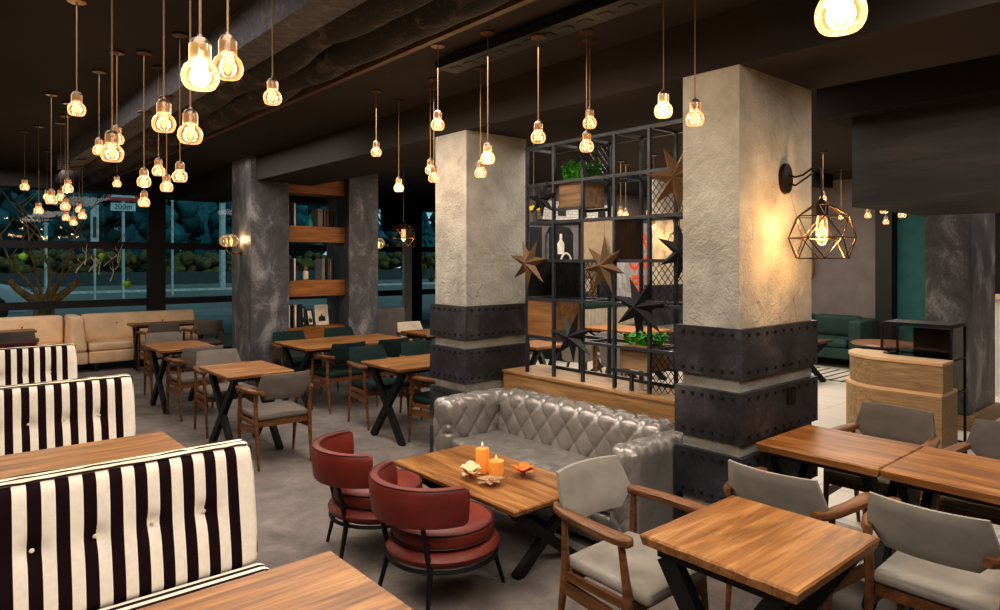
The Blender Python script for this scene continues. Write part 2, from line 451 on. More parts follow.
b = BM(); box(b, -0.09, 0.09, 0.6, 3.72, 3.06, 3.072); box(b, -0.09, -0.08, 0.6, 3.72, 3.072, 3.12); box(b, 0.08, 0.09, 0.6, 3.72, 3.072, 3.12)
for k in range(20):
    box(b, -0.03, 0.03, 0.7 + k * 0.15, 0.78 + k * 0.15, 3.056, 3.061)
obj('tray', b, M['black_metal'], tr, False)
for y in (1.0, 2.2, 3.4):
    b = BM(); box(b, -0.006, 0.006, y - 0.006, y + 0.006, 3.07, ZC - 0.06); obj('hanger', b, M['black_metal'], tr, False)
# transverse dark strip far right ceiling
b = BM(); box(b, 8.0, 11.5, 4.9, 5.05, 2.98, ZC); struct('beam_far', b, M['dark_paint'], 'short dark ceiling beam beyond the right plaster column', 'beam')

# hanging wooden box over the counter
hb = thing('hanging_box', 'large dark stained wooden box hung from the ceiling above the counter', 'ceiling box', (5.64, 2.255, 2.2))
b = BM(); box(b, 0, 1.64, -1.02, 0, 0, 0.71); obj('panel', b, M['wood_dark'], hb, False)
b = BM(); box(b, 0, 1.64, -2.1, -1.024, 0, 0.71); obj('panel', b, M['wood_dark'], hb, False)
b = BM(); box(b, 0, 1.64, -3.5, -2.104, 0, 0.71); obj('panel', b, M['wood_dark'], hb, False)

# plaster columns with riveted steel bands
def plaster_column(name, x0, x1, y0, y1, z1, label, bands=((1.108, 1.388), (0.745, 1.027), (0.385, 0.665), (0.02, 0.305)), socket=False):
    b = BM(); box(b, x0, x1, y0, y1, 0, z1); c = struct(name, b, M['plaster'], label, 'column')
    for (a, d) in bands:
        e = 0.035
        b = BM(); box(b, x0 - e, x1 + 0.012, y0 - e, y1 + e, a, d)
        n = 6
        for z in (a + 0.035, d - 0.035):
            for k in range(n):
                f = (k + 0.4) / (n - 0.2)
                for (px, py, ax, s) in ((x0 - e, y0 + (y1 - y0) * f, 0, -1), (x1 + 0.012, y0 + (y1 - y0) * f, 0, 1)):
                    box(b, px - 0.007, px + 0.007, py - 0.009, py + 0.009, z - 0.009, z + 0.009, 1)
            for k in range(9):
                f = (k + 0.4) / 8.8
                for (py) in (y0 - e, y1 + e):
                    px = x0 + (x1 - x0) * f
                    box(b, px - 0.009, px + 0.009, py - 0.007, py + 0.007, z - 0.009, z + 0.009, 1)
        obj('metal_band', b, [M['slate'], M['dark_paint']], c, False)
    if socket:
        b = BM(); box(b, 3.97, 4.075, y0 - 0.042, y0 - 0.034, 0.90, 1.0); box(b, 3.98, 4.065, y0 - 0.046, y0 - 0.042, 0.91, 0.99); obj('socket_plate', b, M['dark_paint'], c, False)
    return c
plaster_column('column_right', 3.49, 4.375, 2.0, 2.37, 2.876, 'rough plaster column with riveted steel bands at the long tables', socket=True)
plaster_column('column_left', 3.49, 4.18, 4.5, 4.95, 2.876, 'rough plaster column with riveted steel bands behind the silver sofa')
plaster_column('column_far', 8.75, 9.75, 6.5, 6.6, ZC, 'far plaster pier with steel bands seen through the shelf grid')
b = BM(); box(b, 3.42, 3.96, 9.2, 9.94, 0, ZC); struct('column_clad_left', b, M['clad'], 'mottled steel clad column left of the bookshelves', 'column')
b = BM(); box(b, 4.9, 5.4, 9.2, 9.94, 0, ZC); struct('column_clad_middle', b, M['clad'], 'mottled steel clad column right of the bookshelves', 'column')
b = BM(); box(b, 8.3, 9.3, 2.16, 2.56, 0.15, 2.92); box(b, 8.3, 9.3, 2.16, 2.56, 2.92, ZC)
struct('column_clad_right', b, M['clad'], 'mottled steel clad column behind the wooden counter', 'column')
b = BM(); box(b, 8.25, 9.36, 2.1, 2.6, 0.0, 0.15); struct('baseboard_column', b, M['wood_counter'], 'pale wooden plinth under the mottled column', 'plinth')

# low wall between the columns
lw = BM(); box(lw, 3.87, 4.33, 2.42, 4.46, 0, 0.80); lw2 = BM(); box(lw2, 3.86, 4.34, 2.415, 4.465, 0.80, 0.82)
w = struct('low_wall', lw, M['wood_ledge'], 'low wooden wall behind the silver sofa carrying the shelf grid', 'low wall')
obj('ledge_top', lw2, M['wood_ledge'], w, False)

# window wall (y = 13.3)
win = thing('window_1', 'long black framed window onto the road', 'window', (0, 13.3, 0)); win['kind'] = 'structure'
def frm(x0, x1, z0, z1, y0=-0.06, y1=0.06):
    b = BM(); box(b, x0, x1, y0, y1, z0, z1); return obj('window_frame', b, M['dark_paint'], win, False)
frm(-6, 12.3, 0, 0.12); frm(-6, 12.3, 0.98, 1.10); frm(-6, 12.3, 1.98, 2.10); frm(-6, 12.3, 2.93, 3.2)
for x0, x1 in ((-3.4, -3.2), (3.09, 3.37), (7.5, 7.62), (8.66, 8.94), (11.5, 11.7)):
    frm(x0, x1, 0.12, 2.93, -0.08, 0.08)
frm(7.9, 8.66, 2.45, 2.93)
for x0, x1 in ((-6, -3.4), (-3.2, 3.09), (3.37, 7.5), (7.62, 8.66), (8.94, 11.5)):
    for z0, z1 in ((0.12, 0.98), (1.10, 1.98), (2.10, 2.93)):
        b = BM(); v = [b.verts.new(p) for p in ((x0, 0, z0), (x1, 0, z0), (x1, 0, z1), (x0, 0, z1))]; b.faces.new(v)
        obj('pane', b, M['glass'], win, False)
b = BM(); box(b, 8.38, 8.58, 13.1, 13.2, 0, 2.5); struct('door_1', b, M['white_paint'], 'pale upright door jamb beside the black window post', 'door jamb')

# ------------------------------------------------------------------ outside
GZ = 0.35
b = BM(); box(b, -60, 130, 13.6, 100, GZ - 1.0, GZ); struct('road', b, M['asphalt'], 'grey road outside the window', 'road')
b = BM(); box(b, -60, 130, 34.0, 34.3, GZ, GZ + 0.10); struct('trim_2', b, M['kerb_light'], 'pale kerb across the road', 'kerb')
b = BM(); box(b, -60, 130, 44.0, 44.6, GZ, GZ + 0.75); struct('trim_3', b, M['kerb_dark'], 'low dark wall across the road', 'low wall')
b = BM()
NX, NZ = 300, 8
for i in range(NX):
    x = -50 + i * 0.55; h = 1.5 + 0.5 * noise.noise(Vector((x * 0.4, 0, 0)))
    for k in range(8):
        cx = x + random.uniform(-.3, .3); cz = GZ + 0.3 + random.uniform(0, h); cy = 46.5 + random.uniform(-1, 1); r = random.uniform(0.3, 0.5)
        mt = Matrix.Translation((cx, cy, cz)) @ Matrix.Diagonal((r, r, r * 0.8, 1))
        bmesh.ops.create_icosphere(b, subdivisions=1, radius=1, matrix=mt)
for v in b.verts: v.co += Vector((noise.noise(v.co * 2.3), noise.noise(v.co * 2.3 + Vector((7, 0, 0))), noise.noise(v.co * 2.3 + Vector((0, 7, 0))))) * 0.2
o = obj('hedge', b, M['hedge'], None, True, 80); tag(o, 'yellowing hedge along the far side of the road', 'hedge', kind='stuff')

b = BM(); g_ = []
for i in range(60):
    x = -40 + i * 1.35; row = []
    for k in range(7):
        h = 0.1 + (20 + 3 * noise.noise(Vector((x * 0.13, 0, 4)))) * min(1, max(0.0, (40 - x) / 8)) * (k / 6); row.append(b.verts.new((x, 78 + k * 1.5 + 1.2 * noise.noise(Vector((x * 0.5, k * 1.3, 0))), h)))
    g_.append(row)
for p, q in zip(g_, g_[1:]):
    for k in range(6): b.faces.new((p[k], q[k], q[k + 1], p[k + 1]))
struct('hill', b, M['forest'], 'dark wooded hillside behind the trees across the road', 'hill', smooth=True)
def spruce(seed, h, r, kind):
    rnd = random.Random(seed); b = BM()
    if kind == 0:
        z = 0.08 * h
        n = 9
        for i in range(n):
            f = i / n; zz = h * (0.06 + 0.86 * f); rr = r * (1 - f) ** 0.8 + 0.25
            seg = 13; top = b.verts.new((0, 0, zz + h * 0.22)); ring = []
            for k in range(seg * 2):
                a = PI * k / seg; q = rr * (1.0 if k % 2 == 0 else 0.62) * rnd.uniform(0.8, 1.15)
                ring.append(b.verts.new((q * math.cos(a), q * math.sin(a), zz - (0.5 if k % 2 == 0 else 0.0) * rnd.uniform(0.5, 1.3))))
            for k in range(seg * 2): b.faces.new((ring[k], ring[(k + 1) % (seg * 2)], top))
            b.faces.new(ring[::-1])
    else:
        for i in range(46):
            t = rnd.uniform(0.2, 1.0); a = rnd.uniform(0, 2 * PI); q = r * math.sin(min(1, t * 1.05) * PI * 0.92) ** 0.7 * rnd.uniform(0.3, 0.9)
            s = r * rnd.uniform(0.25, 0.45)
            mt = Matrix.Translation((q * math.cos(a), q * math.sin(a), h * t * 0.92)) @ Matrix.Diagonal((s, s, s * 0.8, 1))
            bmesh.ops.create_icosphere(b, subdivisions=2, radius=1, matrix=mt)
        for v in b.verts: v.co += Vector((noise.noise(v.co * 1.7), noise.noise(v.co * 1.7 + Vector((9, 0, 0))), noise.noise(v.co * 1.7 + Vector((0, 9, 0))))) * 0.45
    return b
def tree_thing(kind, seed, h, r, loc, label):
    t = thing('conifer_tree' if kind == 0 else 'leafy_tree', label, 'tree', loc, seed, 'trees across the road')
    obj('crown', spruce(seed, h, r, kind), M['forest'], t, True, 50 if kind == 0 else 180)
    b = BM(); tube(b, [(0, 0, 0), (0, 0, h * 0.4)], [0.3, 0.18], 8); obj('trunk', b, M['bark'], t)
    return t
base_c = tree_thing(0, 3, 9.0, 2.3, (32.6, 57.0, 0.1), 'dark conifer in the tree line across the road')
base_l = tree_thing(1, 5, 13.0, 2.25, (2.0, 57.0, 0.1), 'dark leafy tree in the tree line across the road')
rt = random.Random(11)
x0_ = lambda i: -4 + i * 6.1
for row in range(3):
    for i in range(10):
        if (row == 0 and i == 1) or (row == 0 and i == 6): continue
        x = x0_(i) + row * 2.05 - (6.1 if row == 2 else 0); y = 57 + row * 6.2
        o = dup(base_c if x > 33 and row == 0 else base_l, (x, y, 0.1), rt.uniform(0, 6)); o.scale = (1, 1, rt.uniform(0.95, 1.3) * (0.75 if x > 30 else 1))

def text(name, s, size, mat, parent, loc, rot, ext=0.004, align='CENTER'):
    cu = D.curves.new(name, 'FONT'); cu.body = s; cu.size = size; cu.extrude = ext; cu.offset = 0.02 * size if ext > 0.006 else 0.0; cu.align_x = align; cu.align_y = 'CENTER'
    tmp = D.objects.new(name, cu); C.objects.link(tmp)
    me = D.meshes.new_from_object(tmp.evaluated_get(bpy.context.evaluated_depsgraph_get())); D.objects.remove(tmp); D.curves.remove(cu)
    me.materials.clear(); me.materials.append(mat)
    o = D.objects.new(name, me); C.objects.link(o); o.parent = parent; o.location = loc; o.rotation_euler = rot
    return o
# road sign: red triangle and 200m plate on a post (seen square-on from indoors)
sg = thing('road_sign', 'red rimmed triangular warning sign over a 200m plate on a post', 'road sign', (5.28, 26, GZ), -0.2)
b = BM(); tube(b, [(0, 0, 0), (0, 0, 4.6)], 0.05, 8); obj('post', b, M['kerb_light'], sg)
b = BM(); prism(b, [(-0.56, 3.48), (0.56, 3.48), (0, 4.45)], -0.06, -0.09, lambda a, z, d: (a, d, z)); obj('rim', b, M['sign_red'], sg, False)
b = BM(); prism(b, [(-0.37, 3.59), (0.37, 3.59), (0, 4.23)], -0.09, -0.10, lambda a, z, d: (a, d, z)); f = obj('face', b, M['sign_white'], sg, False)
b = BM(); lathe(b, [(0, 0), (0.09, 0), (0.09, 0.02), (0, 0.02)], 14)
for v in b.verts: v.co = Vector((v.co.x, -0.1 - v.co.z, 3.75 + v.co.y))
obj('symbol', b, M['sign_dark'], f)
b = BM(); box(b, -0.375, 0.375, -0.09, -0.06, 3.13, 3.40); p = obj('distance_plate', b, M['sign_white'], sg, False)
text('lettering', '200m', 0.24, M['sign_dark'], p, (0, -0.095, 3.265), (PI / 2, 0, 0))
sg2 = thing('roadside_board', 'tall narrow grey information board standing by the road', 'board', (4.43, 26, GZ), -0.2)
b = BM(); box(b, -0.12, 0.12, -0.04, 0.04, 1.9, 3.3); bd = obj('panel', b, M['kerb_light'], sg2, False)
b = BM(); box(b, -0.05, 0.05, -0.05, -0.04, 2.2, 2.9); obj('print', b, M['kerb_dark'], bd, False)
b = BM(); tube(b, [(0, 0, 0), (0, 0, 1.9)], 0.04, 8); obj('post', b, M['kerb_light'], sg2)
for x, y, h, lab in ((3.0, 25.5, 2.6, 'thin pale roadside post left of the tree trunk'), (7.9, 30, 3.9, 'thin pale roadside post by the narrow board'), (11.5, 34.8, 4.6, 'thick pale lamp post beyond the right window pane')):
    t = thing('roadside_post', lab, 'post', (x, y, GZ)); b = BM(); tube(b, [(0, 0, 0), (0, 0, h)], 0.05 if h < 4.3 else 0.16, 8); obj('pole', b, M['kerb_light'], t)
    b = BM(); lathe(b, [(0, h + 0.05), (0.08, h), (0.08, h - 0.04), (0, h - 0.05)], 8); obj('cap', b, M['kerb_light'], t)

# car, nose towards the window tree
car = thing('car', 'silver car parked outside at the left edge of the window', 'car', (-0.28, 18.9, GZ), 0.2)
prof = [(-2.0, 0.25), (-2.05, 0.65), (-1.9, 0.85), (-1.1, 0.95), (-0.5, 1.4), (0.9, 1.42), (1.6, 1.0), (2.05, 0.9), (2.1, 0.3)]
b = BM(); prism(b, [(-x, z) for x, z in prof], -0.82, 0.82, lambda a, z, d: (a, d * (1 - 0.14 * max(0, z - 0.9) / 0.5), z)); bevel(b, 0.05, 2); obj('body', b, M['car_paint'], car, True, 30)
b = BM(); prism(b, [(1.04, 0.97), (0.5, 1.36), (0.46, 1.36), (0.98, 0.95)], -0.66, 0.66, lambda a, z, d: (a + 0.03, d, z + 0.02)); obj('windscreen', b, M['car_glass'], car, False)
for s in (-1, 1):
    b = BM(); prism(b, [(0.9, 0.98), (0.46, 1.33), (-0.8, 1.34), (-1.3, 1.0)], s * 0.74, s * 0.825, lambda a, z, d: (a, d, z)); obj('side_window', b, M['car_glass'], car, False)
    for x in (-1.3, 1.3):
        b = BM(); lathe(b, [(0, -0.1), (0.3, -0.1), (0.33, -0.07), (0.33, 0.07), (0.3, 0.1), (0, 0.1)], 18)
        for v in b.verts: v.co = Vector((v.co.x + x, s * 0.76 + v.co.z, 0.33 + v.co.y))
        wh = obj('wheel', b, M['tyre'], car)
    b = BM(); box(b, 1.98, 2.06, s * 0.6 - 0.15, s * 0.6 + 0.15, 0.62, 0.76); obj('headlight', b, M['sign_white'], car, False)

# cut tree sculpture outside the glass, with apples
tr = thing('cut_tree', 'brown cut tree with sawn limbs and bare twigs outside the window', 'tree', (1.62, 13.9, GZ))
b = BM(); tube(b, [(0, 0, 0), (-0.02, 0, 0.35), (0, 0, 0.72), (0.02, 0, 0.84)], [0.24, 0.17, 0.14, 0.12], 12); trunk = obj('trunk', b, M['bark'], tr)
for s in (-1, 1):
    b = BM(); tube(b, [(0, 0, 0.68), (s * 0.22, 0.02, 0.80), (s * 0.38, 0, 0.94), (s * 0.50, 0, 1.10)], [0.12, 0.07, 0.055, 0.055], 10); obj('limb', b, M['bark'], tr)
rb = random.Random(4)
for i in range(5):
    a = -0.36 + i * 0.18; b = BM()
    pts = [(0.03 * (i - 2), 0, 0.74)]; rad = [0.04]
    x, z = pts[0][0], 0.74; ang = a
    for k in range(9):
        ang += rb.uniform(-0.28, 0.28) - ang * 0.05; x += math.sin(ang) * 0.21; z += math.cos(ang) * 0.21
        pts.append((x, rb.uniform(-0.05, 0.05), z)); rad.append(max(0.005, 0.026 * (1 - k / 8.6)))
    tube(b, pts, rad, 7)
    for k in range(2, 9):
        s = rb.choice((-1, 1)); p = Vector(pts[k]); an = rb.uniform(0.5, 1.1) * s; L = rb.uniform(0.25, 0.55); q = [tuple(p)]
        for m in range(3):
            an *= 0.85; p = p + Vector((math.sin(an) * L / 3, rb.uniform(-.02, .02), math.cos(an) * L / 3)); q.append(tuple(p))
        tube(b, q, [0.012, 0.009, 0.006, 0.003], 5)
    obj('branch', b, M['bark'], tr)
def apple(loc, label):
    t = thing('apple', label, 'apple', loc, 0, 'green apples by the window')
    b = BM(); lathe(b, [(0, -0.055), (0.03, -0.06), (0.058, -0.03), (0.065, 0.005), (0.055, 0.04), (0.025, 0.055), (0, 0.045)], 14); obj('fruit', b, M['apple'], t)
    b = BM(); tube(b, [(0, 0, 0.045), (0.008, 0, 0.09)], 0.005, 6); obj('stem', b, M['bark'], t)
    b = BM(); tube(b, [(0.008, 0, 0.085), (0.008, 0, 2.93 - loc[2])], 0.0015, 4); obj('cord', b, M['cord'], t)
for x, z, lab in ((1.24, 1.84, 'green apple hanging over the cut tree trunk'), (2.34, 1.85, 'green apple under the window bar beside the pale twigs'), (2.72, 1.37, 'lowest green apple beneath the pale twigs'), (9.1, 1.34, 'green apple in the window pane left of the plaster column')):
    apple((x, 13.07, z), lab)
for ox, n, lab in ((2.35, 9, 'pale bare twigs in the left window pane'), (9.0, 6, 'pale bare twigs in the narrow window pane by the plaster column')):
    t = thing('window_twigs', lab, 'twigs', (ox, 13.18, 1.4))
    for i in range(n):
        b = BM(); x = -0.35 + 0.7 * i / n + rb.uniform(-.05, .05) if ox < 5 else -0.1 + 0.35 * i / n; z = rb.uniform(0.0, 0.35)
        p = Vector((x, 0, z)); pts = [tuple(p)]; an = rb.uniform(0.1, 0.7)
        for k in range(4):
            an += rb.uniform(-.3, .3); p = p + Vector((math.sin(an) * 0.09, 0, math.cos(an) * 0.09)); pts.append(tuple(p))
        tube(b, pts, [0.012, 0.01, 0.008, 0.006, 0.003], 6)
        q = Vector(pts[2]); tube(b, [tuple(q), tuple(q + Vector((-0.05, 0, 0.06))), tuple(q + Vector((-0.06, 0, 0.12)))], [0.008, 0.006, 0.003], 5)
        obj('twig', b, M['twig'], t)

# ------------------------------------------------------------------ chairs
def make_armchair(name, label, fabric, group, frame=None):
    t = thing(name, label, 'chair', (0, 0, 0), 0, group); wd = frame or M['wood_chair']
    def puff(p, n): return 0.006 * (1 - (p.x / 0.26) ** 2) if n.z > 0.7 else 0
    b = BM(); rbox(b, (-0.245, -0.23, 0.405), (0.245, 0.245, 0.46), 0.026, 0.06, puff)
    for v in b.verts:
        v.co.x *= 0.92 + 0.08 * (v.co.y + 0.23) / 0.47
    obj('seat', b, fabric, t, True, 60)
    # six-sided back panel, bent round the sitter, leaning back
    b = BM(); NU, NV = 14, 8
    def outline(s):   # half width at height fraction s
        return 0.165 + (0.238 - 0.165) * min(1, s / 0.36) if s < 0.36 else 0.238 - (0.238 - 0.208) * (s - 0.36) / 0.64
    def P(i, j, side):
        s = j / NV; u = -1 + 2 * i / NU; w = outline(s); x = u * w; z = 0.585 + 0.225 * s
        y = -0.262 - 0.075 * s + 0.055 * (abs(x) / 0.238) ** 2
        th = 0.021 * (1 - 0.55 * max(abs(u) ** 8, abs(2 * s - 1) ** 8))
        return (x, y + side * th, z)
    gf = [[b.verts.new(P(i, j, 1)) for j in range(NV + 1)] for i in range(NU + 1)]
    gb = [[b.verts.new(P(i, j, -1)) for j in range(NV + 1)] for i in range(NU + 1)]
    for i in range(NU):
        for j in range(NV):
            b.faces.new((gf[i][j], gf[i + 1][j], gf[i + 1][j + 1], gf[i][j + 1])); b.faces.new((gb[i][j], gb[i][j + 1], gb[i + 1][j + 1], gb[i + 1][j]))
    for i in range(NU):
        b.faces.new((gf[i][0], gb[i][0], gb[i + 1][0], gf[i + 1][0])); b.faces.new((gf[i][NV], gf[i + 1][NV], gb[i + 1][NV], gb[i][NV]))
    for j in range(NV):
        b.faces.new((gf[0][j], gf[0][j + 1], gb[0][j + 1], gb[0][j])); b.faces.new((gf[NU][j], gb[NU][j], gb[NU][j + 1], gf[NU][j + 1]))
    obj('backrest', b, fabric, t, True, 50)
    for s in (-1, 1):
        b = BM()   # paddle arm: thin slab, widening to a rounded front
        path = [(-0.31, 0.205, 0.030), (-0.27, 0.228, 0.046), (-0.20, 0.245, 0.062), (-0.05, 0.262, 0.066), (0.08, 0.268, 0.074), (0.14, 0.266, 0.066), (0.165, 0.264, 0.044), (0.175, 0.263, 0.016)]
        rows = []
        for y, x, w in path:
            z = 0.655 - 0.012 * (y + 0.3)
            th = 0.018 if w > 0.02 else 0.011
            rows.append([b.verts.new((s * (x + a * w / 2), y, z + c * th)) for a, c in ((-1, -0.6), (-0.7, -1), (0.7, -1), (1, -0.6), (1, 0.6), (0.7, 1), (-0.7, 1), (-1, 0.6))])
        for q, r in zip(rows, rows[1:]):
            for k in range(8): b.faces.new((q[k], q[(k + 1) % 8], r[(k + 1) % 8], r[k]))
        b.faces.new(rows[0][::-1]); b.faces.new(rows[-1]); obj('armrest', b, wd, t, True, 50)
        b = BM(); tube(b, [(s * 0.262, 0.115, 0.645), (s * 0.258, 0.15, 0.42), (s * 0.25, 0.20, 0.0)], [0.014, 0.0195, 0.011], 10); obj('leg', b, wd, t)
        b = BM(); tube(b, [(s * 0.243, -0.215, 0.65), (s * 0.236, -0.215, 0.42), (s * 0.23, -0.275, 0.0)], [0.013, 0.0195, 0.011], 10); obj('leg', b, wd, t)
        b = BM(); bar(b, (s * 0.25, 0.165, 0.30), (s * 0.235, -0.225, 0.33), 0.020, 0.055); obj('side_rail', b, wd, t, False)
    b = BM(); bar(b, (-0.245, 0.155, 0.375), (0.245, 0.155, 0.375), 0.02, 0.05); bar(b, (-0.235, -0.20, 0.375), (0.235, -0.20, 0.375), 0.02, 0.05)
    bar(b, (-0.25, 0.16, 0.385), (-0.238, -0.20, 0.385), 0.02, 0.035); bar(b, (0.25, 0.16, 0.385), (0.238, -0.20, 0.385), 0.02, 0.035)
    obj('seat_frame', b, wd, t, False)
    return t

def place(first, spots, group):
    for i, (x, y, rz, lab) in enumerate(spots):
        if i == 0:
            first.location = (x, y, 0); first.rotation_euler = (0, 0, rz); first['label'] = lab
        else: dup(first, (x, y, 0), rz, lab, group)
N_, S_, E_, W_ = 0.0, PI, -PI / 2, PI / 2      # facing +y, -y, +x, -x
g = 'grey wool armchairs'
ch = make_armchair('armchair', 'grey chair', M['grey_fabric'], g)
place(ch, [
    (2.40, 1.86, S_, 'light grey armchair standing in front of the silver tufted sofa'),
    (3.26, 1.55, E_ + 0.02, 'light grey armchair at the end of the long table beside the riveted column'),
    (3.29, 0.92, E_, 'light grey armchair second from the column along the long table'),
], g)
g = 'taupe wool armchairs'
ch = make_armchair('armchair', 'taupe chair', M['grey_fabric_dark'], g)
place(ch, [
    (2.40, 5.89, N_ - 0.04, 'taupe armchair at the near side of the cafe table behind the red chairs'),
    (2.42, 7.20, S_, 'taupe armchair at the far side of the cafe table behind the red chairs'),
    (2.41, 8.20, N_, 'taupe armchair at the near side of the middle cafe table of the row'),
    (2.47, 9.52, S_, 'taupe armchair at the far side of the middle cafe table of the row'),
    (2.87, 11.62, N_, 'taupe armchair left of two at the table against the peach bench'),
    (3.53, 11.62, N_, 'taupe armchair right of two at the table against the peach bench'),
    (0.98, 11.55, N_, 'taupe armchair showing over the furthest striped bench at the left edge'),
], g)
g = 'mouse grey wool armchairs'
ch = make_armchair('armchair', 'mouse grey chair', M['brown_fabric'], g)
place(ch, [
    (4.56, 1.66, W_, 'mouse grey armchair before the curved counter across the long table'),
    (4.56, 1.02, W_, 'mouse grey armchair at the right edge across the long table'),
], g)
g = 'bottle green armchairs'
ch = make_armchair('armchair', 'green chair', M['green_fabric'], g, M['wood_chair'])
place(ch, [
    (3.80, 6.44, S_, 'bottle green armchair left of two across the table running behind the plaster column'),
    (4.48, 6.46, S_, 'bottle green armchair right of two across the table running behind the plaster column'),
    (3.87, 5.38, N_, 'bottle green armchair half hidden behind the plaster column'),
    (3.82, 7.46, N_, 'bottle green armchair left of two at the near side of the table by the bookshelves'),
    (4.44, 7.46, N_, 'bottle green armchair right of two at the near side of the table by the bookshelves'),
    (3.80, 8.56, S_, 'bottle green armchair under the bookshelves, left of two at the far side'),
    (4.55, 8.58, S_, 'bottle green armchair under the bookshelves, right of two at the far side'),
], g)
g = 'cream armchairs'
ch = make_armchair('armchair', 'cream chair', M['white_fabric'], g)
place(ch, [(5.84, 8.72, S_, 'cream armchair at the table left of the plaster column')], g)
def make_shell(name, label, loc, rz):      # upholstered shell on wooden legs, facing +y
    t = thing(name, label, 'chair', loc, rz)
    b = BM(); n = 22; rows = []
    for k in range(n + 1):
        a = math.radians(270 - 74 + 148 * k / n); f = abs(2 * k / n - 1); z0 = 0.34 + 0.06 * f ** 3; z1 = 0.82 - 0.16 * f ** 2.5; col = []
        for r, z in ((0.265, z0), (0.31, z0), (0.335, (z0 + z1) / 2), (0.345, z1 - 0.02), (0.33, z1), (0.30, z1), (0.285, z1 - 0.03), (0.27, (z0 + z1) / 2)): col.append(b.verts.new((r * math.cos(a), r * math.sin(a), z)))
        rows.append(col)
    for p, q in zip(rows, rows[1:]):
        for i in range(8): b.faces.new((p[i], p[(i + 1) % 8], q[(i + 1) % 8], q[i]))
    b.faces.new(rows[0][::-1]); b.faces.new(rows[-1]); obj('backrest', b, M['grey_fabric'], t, True, 50)
    b = BM(); lathe(b, [(0, 0.36), (0.22, 0.36), (0.25, 0.38), (0.25, 0.43), (0.22, 0.45), (0, 0.455)], 28); obj('seat', b, M['grey_fabric'], t)
    for a in (45, 135, 225, 315):
        c, s_ = math.cos(math.radians(a)), math.sin(math.radians(a)); b = BM(); tube(b, [(0.30 * c, 0.30 * s_, 0), (0.2 * c, 0.2 * s_, 0.365)], [0.014, 0.022], 8); obj('leg', b, M['wood_chair'], t)
    for s_ in (-1, 1):
        b = BM(); bar(b, (s_ * 0.30, -0.08, 0.62), (s_ * 0.30, 0.22, 0.60), 0.05, 0.03); bar(b, (s_ * 0.30, 0.2, 0.6), (s_ * 0.26, 0.17, 0.38), 0.03, 0.03); obj('armrest', b, M['wood_chair'], t, False)
    return t
make_shell('shell_chair', 'pale grey armchair with rounded back seen through the lower shelf grid', (7.28, 6.62, 0), E_ + 0.1)
make_shell('shell_chair', 'grey armchair with rounded back almost hidden by the herb planter', (7.30, 5.9, 0), E_)
t = thing('round_table', 'small round dark wooden table seen through the shelf grid before the rounded grey armchair', 'table', (6.62, 5.82, 0))
b = BM(); lathe(b, [(0, 0.72), (0.21, 0.72), (0.22, 0.735), (0.21, 0.75), (0, 0.75)], 28); obj('tabletop', b, M['wood_brown'], t)
b = BM(); lathe(b, [(0, 0), (0.17, 0), (0.17, 0.015), (0.03, 0.03), (0.03, 0.72), (0, 0.72)], 18); obj('pedestal', b, M['wood_chair'], t)

# ------------------------------------------------------------------ tables
def make_table(name, label, cat, Lx, Wy, H, loc, rz=0.0, top=None, inset=0.10, group=None, th=0.034, rail=True, wleg=0.07):
    t = thing(name, label, cat, loc, rz, group)
    rnd = random.Random(int(loc[0] * 91 + loc[1] * 37))
    b = BM()   # live-edged plank top
    nx = max(6, int(Lx / 0.05)); ny = max(6, int(Wy / 0.05))
    loop = [(-Lx / 2 + Lx * i / nx, -Wy / 2) for i in range(nx)] + [(Lx / 2, -Wy / 2 + Wy * i / ny) for i in range(ny)] + [(Lx / 2 - Lx * i / nx, Wy / 2) for i in range(nx)] + [(-Lx / 2, Wy / 2 - Wy * i / ny) for i in range(ny)]
    def rr(x, y, k): return 1.0 - k * noise.noise(Vector((x * 9 + loc[0] * 3, y * 9 + loc[1], 0)))
    up, lo, mid = [], [], []
    for x, y in loop:
        j = noise.noise(Vector((x * 14 + loc[0] * 7, y * 14 + loc[1] * 5, 0))) * 0.004
        cx = 1 - (0.005 + abs(j)) / (Lx / 2); cy = 1 - (0.005 + abs(j)) / (Wy / 2)
        up.append(b.verts.new((x * cx, y * cy, H))); mid.append(b.verts.new((x * (1 - 0.001), y * (1 - 0.001), H - 0.008 + j))); lo.append(b.verts.new((x * (cx - 0.008), y * (cy - 0.008), H - th)))
    b.faces.new(up); b.faces.new(lo[::-1]); n = len(loop)
    for i in range(n):
        k = (i + 1) % n
        b.faces.new((mid[i], mid[k], up[k], up[i])); b.faces.new((lo[i], lo[k], mid[k], mid[i]))
    obj('tabletop', b, top or M['wood_top'], t, True, 25)
    zt = H - th
    for s in (-1, 1):
        x = s * (Lx / 2 - inset); w = Wy / 2 - 0.085
        b = BM(); bar(b, (x, -w, 0.0), (x, w, zt - 0.03), 0.045, wleg, (0, 1, 0)); bar(b, (x + 0.001, w, 0.0), (x + 0.001, -w, zt - 0.03), 0.045, wleg, (0, 1, 0))
        bar(b, (x, -w - 0.03, zt - 0.018), (x, w + 0.03, zt - 0.018), 0.05, 0.034)
        # trim the feet flat on the floor
        bmesh.ops.bisect_plane(b, geom=list(b.verts) + list(b.edges) + list(b.faces), plane_co=(0, 0, 0.0), plane_no=(0, 0, -1), clear_outer=True)
        bmesh.ops.holes_fill(b, edges=[e for e in b.edges if e.is_boundary], sides=8)
        obj('cross_leg', b, M['black_metal'], t, False)
    if rail:
        for y in (-Wy / 2 + 0.09, Wy / 2 - 0.09):
            b = BM(); bar(b, (-Lx / 2 + inset, y, zt - 0.018), (Lx / 2 - inset, y, zt - 0.018), 0.04, 0.034); obj('rail', b, M['black_metal'], t, False)
    return t
